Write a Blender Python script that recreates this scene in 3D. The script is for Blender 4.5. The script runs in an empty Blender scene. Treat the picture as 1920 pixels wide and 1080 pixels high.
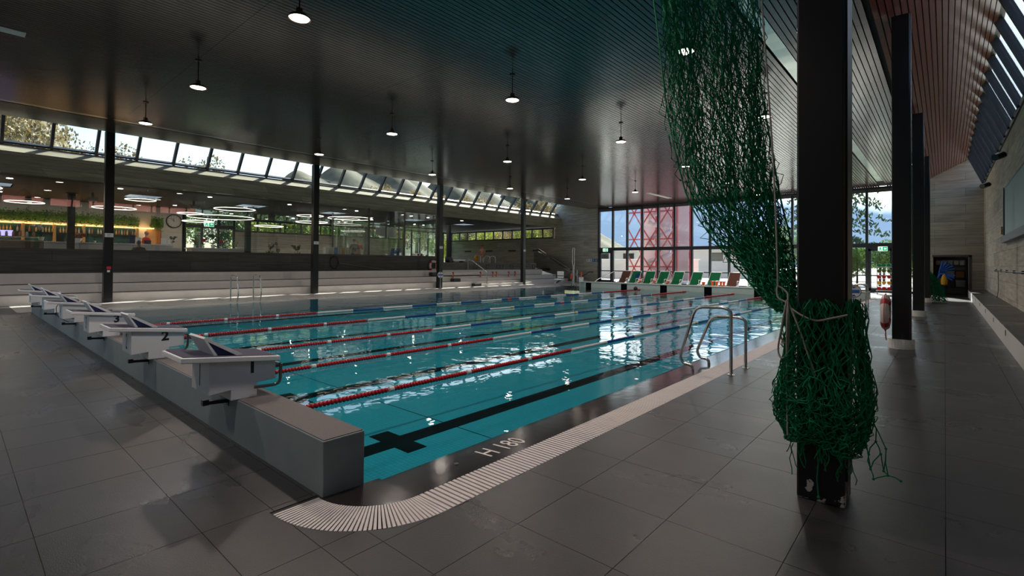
import bpy, bmesh, math, random
from mathutils import Vector, Matrix
random.seed(7)
R = math.radians
sc = bpy.context.scene
col = sc.collection

# ------------------------------------------------------------------ camera
F_PX, YAW, V0, CAM_H, ROLL, PITCH = 927.0784, 0.7190, 482.314, 1.4827, 0.0073, 0.0118
cd = Vector((-math.sin(YAW) * math.cos(PITCH), math.cos(YAW) * math.cos(PITCH), math.sin(PITCH)))
cr = Vector((math.cos(YAW), math.sin(YAW), 0)); cu = cr.cross(cd)
c_, s_ = math.cos(ROLL), math.sin(ROLL)
cr, cu = cr * c_ + cu * s_, cu * c_ - cr * s_
cam_d = bpy.data.cameras.new('camera'); cam = bpy.data.objects.new('camera', cam_d); col.objects.link(cam)
cam_d.sensor_width = 36; cam_d.lens = F_PX / 1920 * 36; cam_d.clip_start = .05; cam_d.clip_end = 2000
cam_d.shift_y = (V0 - 540) / 1920
cam.matrix_world = Matrix(((cr.x, cu.x, -cd.x, 0), (cr.y, cu.y, -cd.y, 0), (cr.z, cu.z, -cd.z, CAM_H), (0, 0, 0, 1)))
sc.camera = cam

# ------------------------------------------------------------------ sky, sun, exposure
SUN_AZ, SUN_EL = R(-19.8), R(41)          # azimuth from +Y, negative towards -X
world = bpy.data.worlds.new('world'); sc.world = world; world.use_nodes = True
wn = world.node_tree; wn.nodes.clear()
sky = wn.nodes.new('ShaderNodeTexSky'); sky.sky_type = 'NISHITA'; sky.sun_disc = False
sky.sun_elevation = SUN_EL; sky.sun_rotation = SUN_AZ; sky.air_density = 1.0; sky.dust_density = 1.6; sky.ozone_density = 1.0
bg = wn.nodes.new('ShaderNodeBackground'); bg.inputs[1].default_value = 0.125
wo = wn.nodes.new('ShaderNodeOutputWorld')
wn.links.new(sky.outputs[0], bg.inputs[0]); wn.links.new(bg.outputs[0], wo.inputs[0])
sun_d = bpy.data.lights.new('sun', 'SUN'); sun_d.energy = 6.0; sun_d.angle = R(.6); sun_d.color = (1, .95, .87)
sun = bpy.data.objects.new('sun', sun_d); col.objects.link(sun); sun.location = (0, 60, 50)
to_sun = Vector((math.sin(SUN_AZ) * math.cos(SUN_EL), math.cos(SUN_AZ) * math.cos(SUN_EL), math.sin(SUN_EL)))
sun.rotation_euler = to_sun.to_track_quat('Z', 'Y').to_euler()
sc.view_settings.view_transform = 'Standard'; sc.view_settings.look = 'None'
sc.view_settings.gamma = 1; sc.view_settings.use_curve_mapping = False
sc.view_settings.exposure = 1.5
sc.cycles.max_bounces = 10; sc.cycles.transparent_max_bounces = 24
sc.cycles.caustics_reflective = False; sc.cycles.caustics_refractive = False
sc.cycles.sample_clamp_indirect = 6
sc.cycles.use_denoising = True

# ------------------------------------------------------------------ helpers
class MB:
    def __init__(s): s.v = []; s.f = []
    def add(s, vs, fs):
        o = len(s.v); s.v += [tuple(p) for p in vs]; s.f += [tuple(i + o for i in f) for f in fs]; return s
    def box(s, x0, x1, y0, y1, z0, z1):
        return s.add([(x0, y0, z0), (x1, y0, z0), (x1, y1, z0), (x0, y1, z0), (x0, y0, z1), (x1, y0, z1), (x1, y1, z1), (x0, y1, z1)],
                     [(0, 3, 2, 1), (4, 5, 6, 7), (0, 1, 5, 4), (1, 2, 6, 5), (2, 3, 7, 6), (3, 0, 4, 7)])
    def quad(s, a, b, c, d): return s.add([a, b, c, d], [(0, 1, 2, 3)])
    def hull(s, bot, top):                      # two matching polygons -> closed prism
        n = len(bot)
        return s.add(list(bot) + list(top), [tuple(range(n))[::-1], tuple(range(n, 2 * n))] + [(i, (i + 1) % n, n + (i + 1) % n, n + i) for i in range(n)])
    def ext_y(s, prof, y0, y1): return s.hull([(x, y0, z) for x, z in prof], [(x, y1, z) for x, z in prof])   # profile in x,z
    def ext_x(s, prof, x0, x1): return s.hull([(x0, y, z) for y, z in prof], [(x1, y, z) for y, z in prof])   # profile in y,z
    def ext_z(s, prof, z0, z1): return s.hull([(x, y, z0) for x, y in prof], [(x, y, z1) for x, y in prof])
    def bar(s, a, b, w, h, up=(0, 0, 1)):
        a, b = Vector(a), Vector(b); d = (b - a).normalized(); up = Vector(up)
        sd = d.cross(up)
        if sd.length < 1e-4: sd = d.cross(Vector((1, 0, 0)))
        sd.normalize(); u2 = sd.cross(d)
        c = [(-w / 2, -h / 2), (w / 2, -h / 2), (w / 2, h / 2), (-w / 2, h / 2)]
        return s.hull([a + sd * p + u2 * q for p, q in c], [b + sd * p + u2 * q for p, q in c])
    def tube(s, pts, r, n=8, caps=True, closed=False):
        pts = [Vector(p) for p in pts]; m = len(pts); rr = r if isinstance(r, (list, tuple)) else [r] * m
        o = len(s.v); ref = None
        for i, p in enumerate(pts):
            if closed: d = (pts[(i + 1) % m] - pts[i - 1])
            else: d = pts[min(i + 1, m - 1)] - pts[max(i - 1, 0)]
            if d.length < 1e-9: d = Vector((0, 0, 1))
            d.normalize()
            if ref is None: ref = Vector((0, 0, 1)) if abs(d.z) < .9 else Vector((1, 0, 0))
            a = ref - d * ref.dot(d)
            if a.length < 1e-4: a = d.orthogonal()
            a.normalize(); ref = a; b = d.cross(a)
            for k in range(n):
                t = 2 * math.pi * k / n; s.v.append(tuple(p + (a * math.cos(t) + b * math.sin(t)) * rr[i]))
        for i in range(m if closed else m - 1):
            j = (i + 1) % m
            for k in range(n):
                k2 = (k + 1) % n; s.f.append((o + i * n + k, o + i * n + k2, o + j * n + k2, o + j * n + k))
        if caps and not closed:
            s.f.append(tuple(o + k for k in range(n))[::-1]); s.f.append(tuple(o + (m - 1) * n + k for k in range(n)))
        return s
    def lathe(s, prof, n=16, c=(0, 0, 0), axis='z'):          # prof: (radius, height)
        o = len(s.v); m = len(prof)
        for r, h in prof:
            for k in range(n):
                t = 2 * math.pi * k / n; a, b = r * math.cos(t), r * math.sin(t)
                p = {'z': (a, b, h), 'x': (h, a, b), 'y': (b, h, a)}[axis]
                s.v.append((p[0] + c[0], p[1] + c[1], p[2] + c[2]))
        for i in range(m - 1):
            for k in range(n):
                k2 = (k + 1) % n; s.f.append((o + i * n + k, o + i * n + k2, o + (i + 1) * n + k2, o + (i + 1) * n + k))
        if prof[0][0] > 1e-6: s.f.append(tuple(o + k for k in range(n))[::-1])
        if prof[-1][0] > 1e-6: s.f.append(tuple(o + (m - 1) * n + k for k in range(n)))
        return s
    def torus(s, c, Rm, r, n=28, m=10, axis='z', a0=0, a1=2 * math.pi):
        full = abs(a1 - a0 - 2 * math.pi) < 1e-6; k = n if full else n + 1; pts = []
        for i in range(k):
            t = a0 + (a1 - a0) * i / n; a, b = Rm * math.cos(t), Rm * math.sin(t)
            p = {'z': (a, b, 0), 'x': (0, a, b), 'y': (a, 0, b)}[axis]; pts.append((p[0] + c[0], p[1] + c[1], p[2] + c[2]))
        return s.tube(pts, r, m, closed=full)
    def ball(s, c, rx, ry=None, rz=None, n=12, m=8):
        ry = ry or rx; rz = rz or rx; o = len(s.v)
        for i in range(m + 1):
            ph = math.pi * i / m
            for k in range(n):
                t = 2 * math.pi * k / n
                s.v.append((c[0] + rx * math.sin(ph) * math.cos(t), c[1] + ry * math.sin(ph) * math.sin(t), c[2] + rz * math.cos(ph)))
        for i in range(m):
            for k in range(n):
                k2 = (k + 1) % n; s.f.append((o + i * n + k, o + (i + 1) * n + k, o + (i + 1) * n + k2, o + i * n + k2))
        return s
    def mesh(s, name, mat, smooth=False):
        me = bpy.data.meshes.new(name); me.from_pydata(s.v, [], s.f)
        bm = bmesh.new(); bm.from_mesh(me)
        if len(bm.faces) < 60000: bmesh.ops.recalc_face_normals(bm, faces=bm.faces)
        bm.to_mesh(me); bm.free()
        me.materials.append(mat)
        if smooth:
            me.polygons.foreach_set('use_smooth', [True] * len(me.polygons))
            try: me.set_sharp_from_angle(angle=R(40))
            except Exception: pass
        me.update(); return me
    def build(s, name, mat, parent=None, smooth=False, world=True, bevel=0):
        o = bpy.data.objects.new(name, s.mesh(name, mat, smooth)); col.objects.link(o)
        if parent is not None:
            o.parent = parent
            if world: o.location = tuple(-(wloc(parent)))
        if bevel:
            md = o.modifiers.new('bevel', 'BEVEL'); md.width = bevel; md.segments = 2; md.limit_method = 'ANGLE'
        return o
def wloc(o):
    v = Vector(o.location)
    while o.parent is not None: o = o.parent; v = v + Vector(o.location)
    return v
def inst(name, me, loc, parent=None, rot=(0, 0, 0), scale=(1, 1, 1)):
    o = bpy.data.objects.new(name, me); col.objects.link(o); o.location = loc; o.rotation_euler = rot; o.scale = scale
    if parent is not None:
        o.parent = parent; o.location = tuple(Vector(loc) - wloc(parent))
    return o
def tag(o, label, cat, group=None, kind=None):
    o['label'] = label; o['category'] = cat
    if group: o['group'] = group
    if kind: o['kind'] = kind
    return o
def struct(o, label, cat):
    return tag(o, label, cat, kind='structure')
def thing(name, label, cat, loc=(0, 0, 0), group=None, rz=0):
    o = bpy.data.objects.new(name, None); o.empty_display_size = .1; col.objects.link(o); o.location = loc; o.rotation_euler = (0, 0, rz)
    return tag(o, label, cat, group)
def dup(root, loc, label, rz=0, group=None, scale=None):
    def cp(o, par):
        c = o.copy(); col.objects.link(c); c.parent = par
        for ch in list(o.children):
            if ch.name in OWN.get(root.name, ch.name): cp(ch, c)
        return c
    r = cp(root, None); r.location = loc; r.rotation_euler = (0, 0, rz); r['label'] = label
    if group: r['group'] = group
    if scale: r.scale = scale
    return r
OWN = {}
def text_mesh(txt, size, mat, ext=.002, name='lettering', bold=0):
    cu_ = bpy.data.curves.new('txt', 'FONT'); cu_.body = txt; cu_.size = size; cu_.extrude = ext; cu_.align_x = 'CENTER'; cu_.align_y = 'CENTER'
    cu_.resolution_u = 2; cu_.offset = size * bold
    o = bpy.data.objects.new('txt', cu_); col.objects.link(o)
    dg = bpy.context.evaluated_depsgraph_get(); me = bpy.data.meshes.new_from_object(o.evaluated_get(dg)); me.name = name
    bpy.data.objects.remove(o); bpy.data.curves.remove(cu_)
    me.materials.clear(); me.materials.append(mat); return me
def place_text(txt, size, mat, loc, right, up, parent=None, name='lettering', sx=1, sy=1, ext=.0015, bold=0):
    me = text_mesh(txt, size, mat, ext, name, bold); o = bpy.data.objects.new(name, me); col.objects.link(o)
    right = Vector(right).normalized(); up = Vector(up).normalized(); n = right.cross(up)
    p = Vector(loc)
    if parent is not None: o.parent = parent; p = p - wloc(parent)
    o.matrix_local = Matrix(((right.x * sx, up.x * sy, n.x, p.x), (right.y * sx, up.y * sy, n.y, p.y), (right.z * sx, up.z * sy, n.z, p.z), (0, 0, 0, 1)))
    return o
def curve_pts(ctrl, k=6):
    p = [Vector(c) for c in ctrl]; out = []
    for i in range(len(p) - 1):
        a, b, c, d = p[max(i - 1, 0)], p[i], p[i + 1], p[min(i + 2, len(p) - 1)]
        for j in range(k):
            t = j / k
            out.append(.5 * ((2 * b) + (c - a) * t + (2 * a - 5 * b + 4 * c - d) * t * t + (3 * b - a - 3 * c + d) * t ** 3))
    out.append(p[-1]); return out
def fillet(pts, r, k=5):
    p = [Vector(c) for c in pts]; out = [p[0]]
    for i in range(1, len(p) - 1):
        a = p[i - 1] - p[i]; b = p[i + 1] - p[i]; q = min(r, a.length * .48, b.length * .48)
        s0, s1 = p[i] + a.normalized() * q, p[i] + b.normalized() * q
        for j in range(k + 1):
            t = j / k; out.append(s0 * (1 - t) ** 2 + p[i] * 2 * t * (1 - t) + s1 * t * t)
    out.append(p[-1]); return out

# ------------------------------------------------------------------ materials
def nmat(name):
    m = bpy.data.materials.new(name); m.use_nodes = True; nt = m.node_tree; b = nt.nodes['Principled BSDF']; return m, nt, b
def mat(name, c, rough=.5, metal=0, spec=.5, var=0, vs=6, bump=0, bs=40, emit=None, es=0, rnd=0):
    m, nt, b = nmat(name); L = nt.links
    b.inputs['Base Color'].default_value = (*c, 1); b.inputs['Roughness'].default_value = rough; b.inputs['Metallic'].default_value = metal
    b.inputs['Specular IOR Level'].default_value = spec
    geo = None
    if var or bump: geo = nt.nodes.new('ShaderNodeNewGeometry')
    src = None
    if var:
        n = nt.nodes.new('ShaderNodeTexNoise'); n.inputs['Scale'].default_value = vs; n.inputs['Detail'].default_value = 6
        L.new(geo.outputs['Position'], n.inputs['Vector'])
        mx = nt.nodes.new('ShaderNodeMix'); mx.data_type = 'RGBA'
        mx.inputs['A'].default_value = (*[q * (1 - var) for q in c], 1); mx.inputs['B'].default_value = (*[min(1, q * (1 + var)) for q in c], 1)
        L.new(n.outputs['Fac'], mx.inputs['Factor']); L.new(mx.outputs['Result'], b.inputs['Base Color']); src = mx.outputs['Result']
    if rnd:
        oi = nt.nodes.new('ShaderNodeObjectInfo'); hs = nt.nodes.new('ShaderNodeHueSaturation')
        mr = nt.nodes.new('ShaderNodeMapRange'); mr.inputs['To Min'].default_value = 1 - rnd; mr.inputs['To Max'].default_value = 1 + rnd
        L.new(oi.outputs['Random'], mr.inputs['Value']); L.new(mr.outputs['Result'], hs.inputs['Value'])
        if src: L.new(src, hs.inputs['Color'])
        else: hs.inputs['Color'].default_value = (*c, 1)
        L.new(hs.outputs['Color'], b.inputs['Base Color'])
    if bump:
        n2 = nt.nodes.new('ShaderNodeTexNoise'); n2.inputs['Scale'].default_value = bs; n2.inputs['Detail'].default_value = 4
        L.new(geo.outputs['Position'], n2.inputs['Vector'])
        bp = nt.nodes.new('ShaderNodeBump'); bp.inputs['Strength'].default_value = bump; bp.inputs['Distance'].default_value = .02
        L.new(n2.outputs['Fac'], bp.inputs['Height']); L.new(bp.outputs['Normal'], b.inputs['Normal'])
    if emit: b.inputs['Emission Color'].default_value = (*emit, 1); b.inputs['Emission Strength'].default_value = es
    return m
def concrete(name, c, row=.42, width=2.4, mortar=.006, var=.3):
    m, nt, b = nmat(name); L = nt.links; N = nt.nodes.new
    geo = N('ShaderNodeNewGeometry'); sep = N('ShaderNodeSeparateXYZ'); L.new(geo.outputs['Position'], sep.inputs[0])
    ad = N('ShaderNodeMath'); L.new(sep.outputs['X'], ad.inputs[0]); L.new(sep.outputs['Y'], ad.inputs[1])
    cb = N('ShaderNodeCombineXYZ'); L.new(ad.outputs[0], cb.inputs['X']); L.new(sep.outputs['Z'], cb.inputs['Y'])
    br = N('ShaderNodeTexBrick'); br.inputs['Scale'].default_value = 1; br.inputs['Brick Width'].default_value = width
    br.inputs['Row Height'].default_value = row; br.inputs['Mortar Size'].default_value = mortar; br.inputs['Mortar Smooth'].default_value = .6
    k = [q * .82 for q in c]; k2 = [min(1, q * 1.12) for q in c]; k3 = [q * .45 for q in c]
    br.inputs['Color1'].default_value = (*k, 1); br.inputs['Color2'].default_value = (*k2, 1); br.inputs['Mortar'].default_value = (*k3, 1)
    L.new(cb.outputs[0], br.inputs['Vector'])
    mp = N('ShaderNodeMapping'); mp.inputs['Scale'].default_value = (.6, 6, 1); L.new(cb.outputs[0], mp.inputs['Vector'])
    n = N('ShaderNodeTexNoise'); n.inputs['Scale'].default_value = 1.6; n.inputs['Detail'].default_value = 8; L.new(mp.outputs[0], n.inputs['Vector'])
    mr = N('ShaderNodeMapRange'); mr.inputs['From Min'].default_value = .25; mr.inputs['From Max'].default_value = .75
    mr.inputs['To Min'].default_value = 1 - var; mr.inputs['To Max'].default_value = 1 + var; L.new(n.outputs['Fac'], mr.inputs['Value'])
    mx = N('ShaderNodeMix'); mx.data_type = 'RGBA'; mx.blend_type = 'MULTIPLY'; mx.inputs['Factor'].default_value = 1
    L.new(br.outputs['Color'], mx.inputs['A']); L.new(mr.outputs['Result'], mx.inputs['B']); L.new(mx.outputs['Result'], b.inputs['Base Color'])
    bp = N('ShaderNodeBump'); bp.inputs['Strength'].default_value = .5; bp.inputs['Distance'].default_value = .01
    mm = N('ShaderNodeMath'); mm.operation = 'SUBTRACT'; L.new(n.outputs['Fac'], mm.inputs[0]); L.new(br.outputs['Fac'], mm.inputs[1])
    L.new(mm.outputs[0], bp.inputs['Height']); L.new(bp.outputs['Normal'], b.inputs['Normal'])
    b.inputs['Roughness'].default_value = .8
    return m
def schlick(nt, f0, normal=None):               # reflectance alike from both sides of a pane
    N = nt.nodes.new; L = nt.links
    lw = N('ShaderNodeLayerWeight'); lw.inputs['Blend'].default_value = .5
    if normal is not None: L.new(normal, lw.inputs['Normal'])
    pw = N('ShaderNodeMath'); pw.operation = 'POWER'; pw.inputs[1].default_value = 5; L.new(lw.outputs['Facing'], pw.inputs[0])
    ma = N('ShaderNodeMath'); ma.operation = 'MULTIPLY_ADD'; ma.inputs[1].default_value = 1 - f0; ma.inputs[2].default_value = f0; L.new(pw.outputs[0], ma.inputs[0])
    return ma.outputs[0]
def glass_mat(name, tint=(.93, .97, .96), ior=1.5, rough=0, refl=1.0):
    m, nt, b = nmat(name); nt.nodes.remove(b); L = nt.links; N = nt.nodes.new
    out = nt.nodes['Material Output']; tr = N('ShaderNodeBsdfTransparent'); tr.inputs[0].default_value = (*tint, 1)
    gl = N('ShaderNodeBsdfGlossy'); gl.inputs['Roughness'].default_value = rough; gl.inputs[0].default_value = (refl, refl, refl, 1)
    fac = schlick(nt, ((ior - 1) / (ior + 1)) ** 2); mx = N('ShaderNodeMixShader')
    L.new(fac, mx.inputs[0]); L.new(tr.outputs[0], mx.inputs[1]); L.new(gl.outputs[0], mx.inputs[2]); L.new(mx.outputs[0], out.inputs[0])
    return m
def water_mat():
    m, nt, b = nmat('water'); nt.nodes.remove(b); L = nt.links; N = nt.nodes.new; out = nt.nodes['Material Output']
    geo = N('ShaderNodeNewGeometry')
    mp = N('ShaderNodeMapping'); mp.inputs['Scale'].default_value = (1.0, .8, 1); L.new(geo.outputs['Position'], mp.inputs['Vector'])
    n1 = N('ShaderNodeTexNoise'); n1.inputs['Scale'].default_value = 1.3; n1.inputs['Detail'].default_value = 3; n1.inputs['Distortion'].default_value = .6
    n2 = N('ShaderNodeTexNoise'); n2.inputs['Scale'].default_value = 5.5; n2.inputs['Detail'].default_value = 2
    L.new(mp.outputs[0], n1.inputs['Vector']); L.new(mp.outputs[0], n2.inputs['Vector'])
    ma = N('ShaderNodeMath'); ma.operation = 'MULTIPLY_ADD'; ma.inputs[1].default_value = .22
    L.new(n2.outputs['Fac'], ma.inputs[0]); L.new(n1.outputs['Fac'], ma.inputs[2])
    # calmer by the near edge, livelier further out where people swim
    sp = N('ShaderNodeSeparateXYZ'); L.new(geo.outputs['Position'], sp.inputs[0])
    mr = N('ShaderNodeMapRange'); mr.inputs['From Min'].default_value = 3; mr.inputs['From Max'].default_value = 14
    mr.inputs['To Min'].default_value = .35; mr.inputs['To Max'].default_value = 1.0; L.new(sp.outputs['Y'], mr.inputs['Value'])
    mh = N('ShaderNodeMath'); mh.operation = 'MULTIPLY'; L.new(ma.outputs[0], mh.inputs[0]); L.new(mr.outputs['Result'], mh.inputs[1])
    bp = N('ShaderNodeBump'); bp.inputs['Strength'].default_value = .36; bp.inputs['Distance'].default_value = .05
    L.new(mh.outputs[0], bp.inputs['Height'])
    tr = N('ShaderNodeBsdfTransparent'); tr.inputs[0].default_value = (.62, .93, .95, 1)
    gl = N('ShaderNodeBsdfGlossy'); gl.inputs['Roughness'].default_value = .012; L.new(bp.outputs['Normal'], gl.inputs['Normal'])
    fac = schlick(nt, .021, bp.outputs['Normal'])
    mx = N('ShaderNodeMixShader'); L.new(fac, mx.inputs[0]); L.new(tr.outputs[0], mx.inputs[1]); L.new(gl.outputs[0], mx.inputs[2])
    L.new(mx.outputs[0], out.inputs[0]); return m
def tile_mat(name, c, wet=.5, rnd=.06):
    m, nt, b = nmat(name); L = nt.links; N = nt.nodes.new
    geo = N('ShaderNodeNewGeometry')
    n = N('ShaderNodeTexNoise'); n.inputs['Scale'].default_value = 2.2; n.inputs['Detail'].default_value = 9; n.inputs['Roughness'].default_value = .65
    L.new(geo.outputs['Position'], n.inputs['Vector'])
    fine = N('ShaderNodeTexNoise'); fine.inputs['Scale'].default_value = 150; fine.inputs['Detail'].default_value = 3; L.new(geo.outputs['Position'], fine.inputs['Vector'])
    wp = N('ShaderNodeMapping'); wp.inputs['Scale'].default_value = (.5, 1.1, 1); L.new(geo.outputs['Position'], wp.inputs['Vector'])
    w = N('ShaderNodeTexNoise'); w.inputs['Scale'].default_value = 1.1; w.inputs['Detail'].default_value = 5; w.inputs['Distortion'].default_value = .4; L.new(wp.outputs[0], w.inputs['Vector'])
    wr = N('ShaderNodeMapRange'); wr.inputs['From Min'].default_value = .54; wr.inputs['From Max'].default_value = .66; L.new(w.outputs['Fac'], wr.inputs['Value'])
    mr = N('ShaderNodeMapRange'); mr.inputs['From Min'].default_value = .3; mr.inputs['From Max'].default_value = .7; mr.inputs['To Min'].default_value = .72; mr.inputs['To Max'].default_value = 1.22
    L.new(n.outputs['Fac'], mr.inputs['Value'])
    fr = N('ShaderNodeMapRange'); fr.inputs['From Min'].default_value = .3; fr.inputs['From Max'].default_value = .7; fr.inputs['To Min'].default_value = .8; fr.inputs['To Max'].default_value = 1.2
    L.new(fine.outputs['Fac'], fr.inputs['Value'])
    oi = N('ShaderNodeObjectInfo'); orr = N('ShaderNodeMapRange'); orr.inputs['To Min'].default_value = 1 - rnd; orr.inputs['To Max'].default_value = 1 + rnd; L.new(oi.outputs['Random'], orr.inputs['Value'])
    p1 = N('ShaderNodeMath'); p1.operation = 'MULTIPLY'; L.new(mr.outputs[0], p1.inputs[0]); L.new(fr.outputs[0], p1.inputs[1])
    p2 = N('ShaderNodeMath'); p2.operation = 'MULTIPLY'; L.new(p1.outputs[0], p2.inputs[0]); L.new(orr.outputs[0], p2.inputs[1])
    p3 = N('ShaderNodeMath'); p3.operation = 'MULTIPLY_ADD'; p3.inputs[1].default_value = -.35 * wet; p3.inputs[2].default_value = 1; L.new(wr.outputs[0], p3.inputs[0])
    p4 = N('ShaderNodeMath'); p4.operation = 'MULTIPLY'; L.new(p2.outputs[0], p4.inputs[0]); L.new(p3.outputs[0], p4.inputs[1])
    vm = N('ShaderNodeVectorMath'); vm.operation = 'SCALE'; vm.inputs[0].default_value = c; L.new(p4.outputs[0], vm.inputs['Scale'])
    L.new(vm.outputs[0], b.inputs['Base Color'])
    rr = N('ShaderNodeMapRange'); rr.inputs['To Min'].default_value = .33; rr.inputs['To Max'].default_value = .33 - .22 * wet; L.new(wr.outputs[0], rr.inputs['Value'])
    L.new(rr.outputs[0], b.inputs['Roughness']); b.inputs['Specular IOR Level'].default_value = .5
    bp = N('ShaderNodeBump'); bp.inputs['Strength'].default_value = .35; bp.inputs['Distance'].default_value = .004; L.new(fine.outputs['Fac'], bp.inputs['Height']); L.new(bp.outputs['Normal'], b.inputs['Normal'])
    return m
def wood_mat(name, c, rough=.3):
    m, nt, b = nmat(name); L = nt.links; N = nt.nodes.new
    geo = N('ShaderNodeNewGeometry'); mp = N('ShaderNodeMapping'); mp.inputs['Scale'].default_value = (14, .5, 14); L.new(geo.outputs['Position'], mp.inputs['Vector'])
    n = N('ShaderNodeTexNoise'); n.inputs['Scale'].default_value = 1.5; n.inputs['Detail'].default_value = 6; L.new(mp.outputs[0], n.inputs['Vector'])
    mr = N('ShaderNodeMapRange'); mr.inputs['To Min'].default_value = .7; mr.inputs['To Max'].default_value = 1.35; L.new(n.outputs['Fac'], mr.inputs['Value'])
    vm = N('ShaderNodeVectorMath'); vm.operation = 'SCALE'; vm.inputs[0].default_value = c; L.new(mr.outputs[0], vm.inputs['Scale']); L.new(vm.outputs[0], b.inputs['Base Color'])
    n2 = N('ShaderNodeTexNoise'); n2.inputs['Scale'].default_value = .6; n2.inputs['Detail'].default_value = 3; L.new(geo.outputs['Position'], n2.inputs['Vector'])
    bp = N('ShaderNodeBump'); bp.inputs['Strength'].default_value = .25; bp.inputs['Distance'].default_value = .05; L.new(n2.outputs['Fac'], bp.inputs['Height']); L.new(bp.outputs['Normal'], b.inputs['Normal'])
    b.inputs['Roughness'].default_value = rough; b.inputs['Specular IOR Level'].default_value = .5
    b.inputs['Coat Weight'].default_value = .22; b.inputs['Coat Roughness'].default_value = .16; b.inputs['Coat IOR'].default_value = 1.6
    return m
def pool_tile_mat():
    m, nt, b = nmat('pool_mosaic'); L = nt.links; N = nt.nodes.new
    geo = N('ShaderNodeNewGeometry'); br = N('ShaderNodeTexBrick'); br.offset = 0; br.inputs['Scale'].default_value = 1
    br.inputs['Brick Width'].default_value = .05; br.inputs['Row Height'].default_value = .05; br.inputs['Mortar Size'].default_value = .003
    br.inputs['Color1'].default_value = (.022, .27, .35, 1); br.inputs['Color2'].default_value = (.026, .29, .37, 1); br.inputs['Mortar'].default_value = (.018, .20, .26, 1)
    L.new(geo.outputs['Position'], br.inputs['Vector']); L.new(br.outputs['Color'], b.inputs['Base Color']); b.inputs['Roughness'].default_value = .6; b.inputs['Specular IOR Level'].default_value = .08
    return m
def leaf_mat(name, c, c2, rnd=.25):
    m, nt, b = nmat(name); L = nt.links; N = nt.nodes.new
    geo = N('ShaderNodeNewGeometry'); n = N('ShaderNodeTexNoise'); n.inputs['Scale'].default_value = .9; L.new(geo.outputs['Position'], n.inputs['Vector'])
    rp = N('ShaderNodeMapRange'); rp.inputs['From Min'].default_value = .35; rp.inputs['From Max'].default_value = .65; L.new(n.outputs['Fac'], rp.inputs['Value'])
    mx = N('ShaderNodeMix'); mx.data_type = 'RGBA'; mx.inputs['A'].default_value = (*c, 1); mx.inputs['B'].default_value = (*c2, 1); L.new(rp.outputs[0], mx.inputs['Factor'])
    oi = N('ShaderNodeObjectInfo'); mr = N('ShaderNodeMapRange'); mr.inputs['To Min'].default_value = 1 - rnd; mr.inputs['To Max'].default_value = 1 + rnd; L.new(oi.outputs['Random'], mr.inputs['Value'])
    hs = N('ShaderNodeHueSaturation'); L.new(mr.outputs[0], hs.inputs['Value']); L.new(mx.outputs['Result'], hs.inputs['Color']); L.new(hs.outputs[0], b.inputs['Base Color'])
    b.inputs['Roughness'].default_value = .6; b.inputs['Subsurface Weight'].default_value = 0
    tr = N('ShaderNodeBsdfTranslucent'); L.new(hs.outputs[0], tr.inputs[0]); ms = N('ShaderNodeMixShader'); ms.inputs[0].default_value = .4
    L.new(b.outputs[0], ms.inputs[1]); L.new(tr.outputs[0], ms.inputs[2]); L.new(ms.outputs[0], nt.nodes['Material Output'].inputs[0])
    return m
def chip_mat():
    m, nt, b = nmat('column_black_chipped'); L = nt.links; N = nt.nodes.new
    geo = N('ShaderNodeNewGeometry'); sp = N('ShaderNodeSeparateXYZ'); L.new(geo.outputs['Position'], sp.inputs[0])
    n = N('ShaderNodeTexNoise'); n.inputs['Scale'].default_value = 14; n.inputs['Detail'].default_value = 5; L.new(geo.outputs['Position'], n.inputs['Vector'])
    mr = N('ShaderNodeMapRange'); mr.inputs['From Min'].default_value = .02; mr.inputs['From Max'].default_value = .22; mr.inputs['To Min'].default_value = .03; mr.inputs['To Max'].default_value = -.25; L.new(sp.outputs['Z'], mr.inputs['Value'])
    ad = N('ShaderNodeMath'); L.new(n.outputs['Fac'], ad.inputs[0]); L.new(mr.outputs[0], ad.inputs[1])
    gt = N('ShaderNodeMath'); gt.operation = 'GREATER_THAN'; gt.inputs[1].default_value = .555; L.new(ad.outputs[0], gt.inputs[0])
    mx = N('ShaderNodeMix'); mx.data_type = 'RGBA'; mx.inputs['A'].default_value = (.008, .008, .010, 1); mx.inputs['B'].default_value = (.42, .40, .38, 1); L.new(gt.outputs[0], mx.inputs['Factor'])
    L.new(mx.outputs['Result'], b.inputs['Base Color']); b.inputs['Roughness'].default_value = .34
    return m

M = {}
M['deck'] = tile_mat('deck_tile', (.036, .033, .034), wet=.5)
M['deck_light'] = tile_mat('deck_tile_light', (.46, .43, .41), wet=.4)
M['joint'] = mat('joint', (.026, .024, .024), .8)
M['edge'] = mat('pool_edge_tile', (.024, .019, .019), .14, var=.2, vs=6, bump=.05, bs=9)
M['slat'] = mat('grate_slat', (.66, .60, .59), .5, var=.12, vs=9)
M['trough'] = mat('gutter_trough', (.006, .006, .007), .8)
M['mosaic'] = pool_tile_mat()
M['lane'] = mat('lane_black', (.004, .006, .008), .8, spec=.03)
M['wallpaint'] = mat('pool_wall_paint', (.20, .235, .245), .45, var=.12, vs=5)
M['cap'] = mat('pool_wall_cap', (.13, .108, .108), .62, var=.25, vs=60, bump=.25, bs=160)
M['capw'] = mat('pool_far_cap', (.62, .60, .56), .5, var=.1)
M['farface'] = mat('pool_far_face', (.50, .56, .53), .4, var=.08)
M['water'] = water_mat()
M['concrete'] = concrete('concrete_grey', (.46, .435, .37), mortar=.007)
M['concrete_dark'] = concrete('concrete_dark', (.085, .078, .072), row=.36, width=2.9, mortar=.01)
M['concrete_mid'] = concrete('concrete_mid', (.17, .158, .138), row=.4, width=2.6, mortar=.008)
M['concrete_beam'] = concrete('concrete_beam', (.28, .26, .19), row=.3, width=3.2, mortar=.008)
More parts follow.
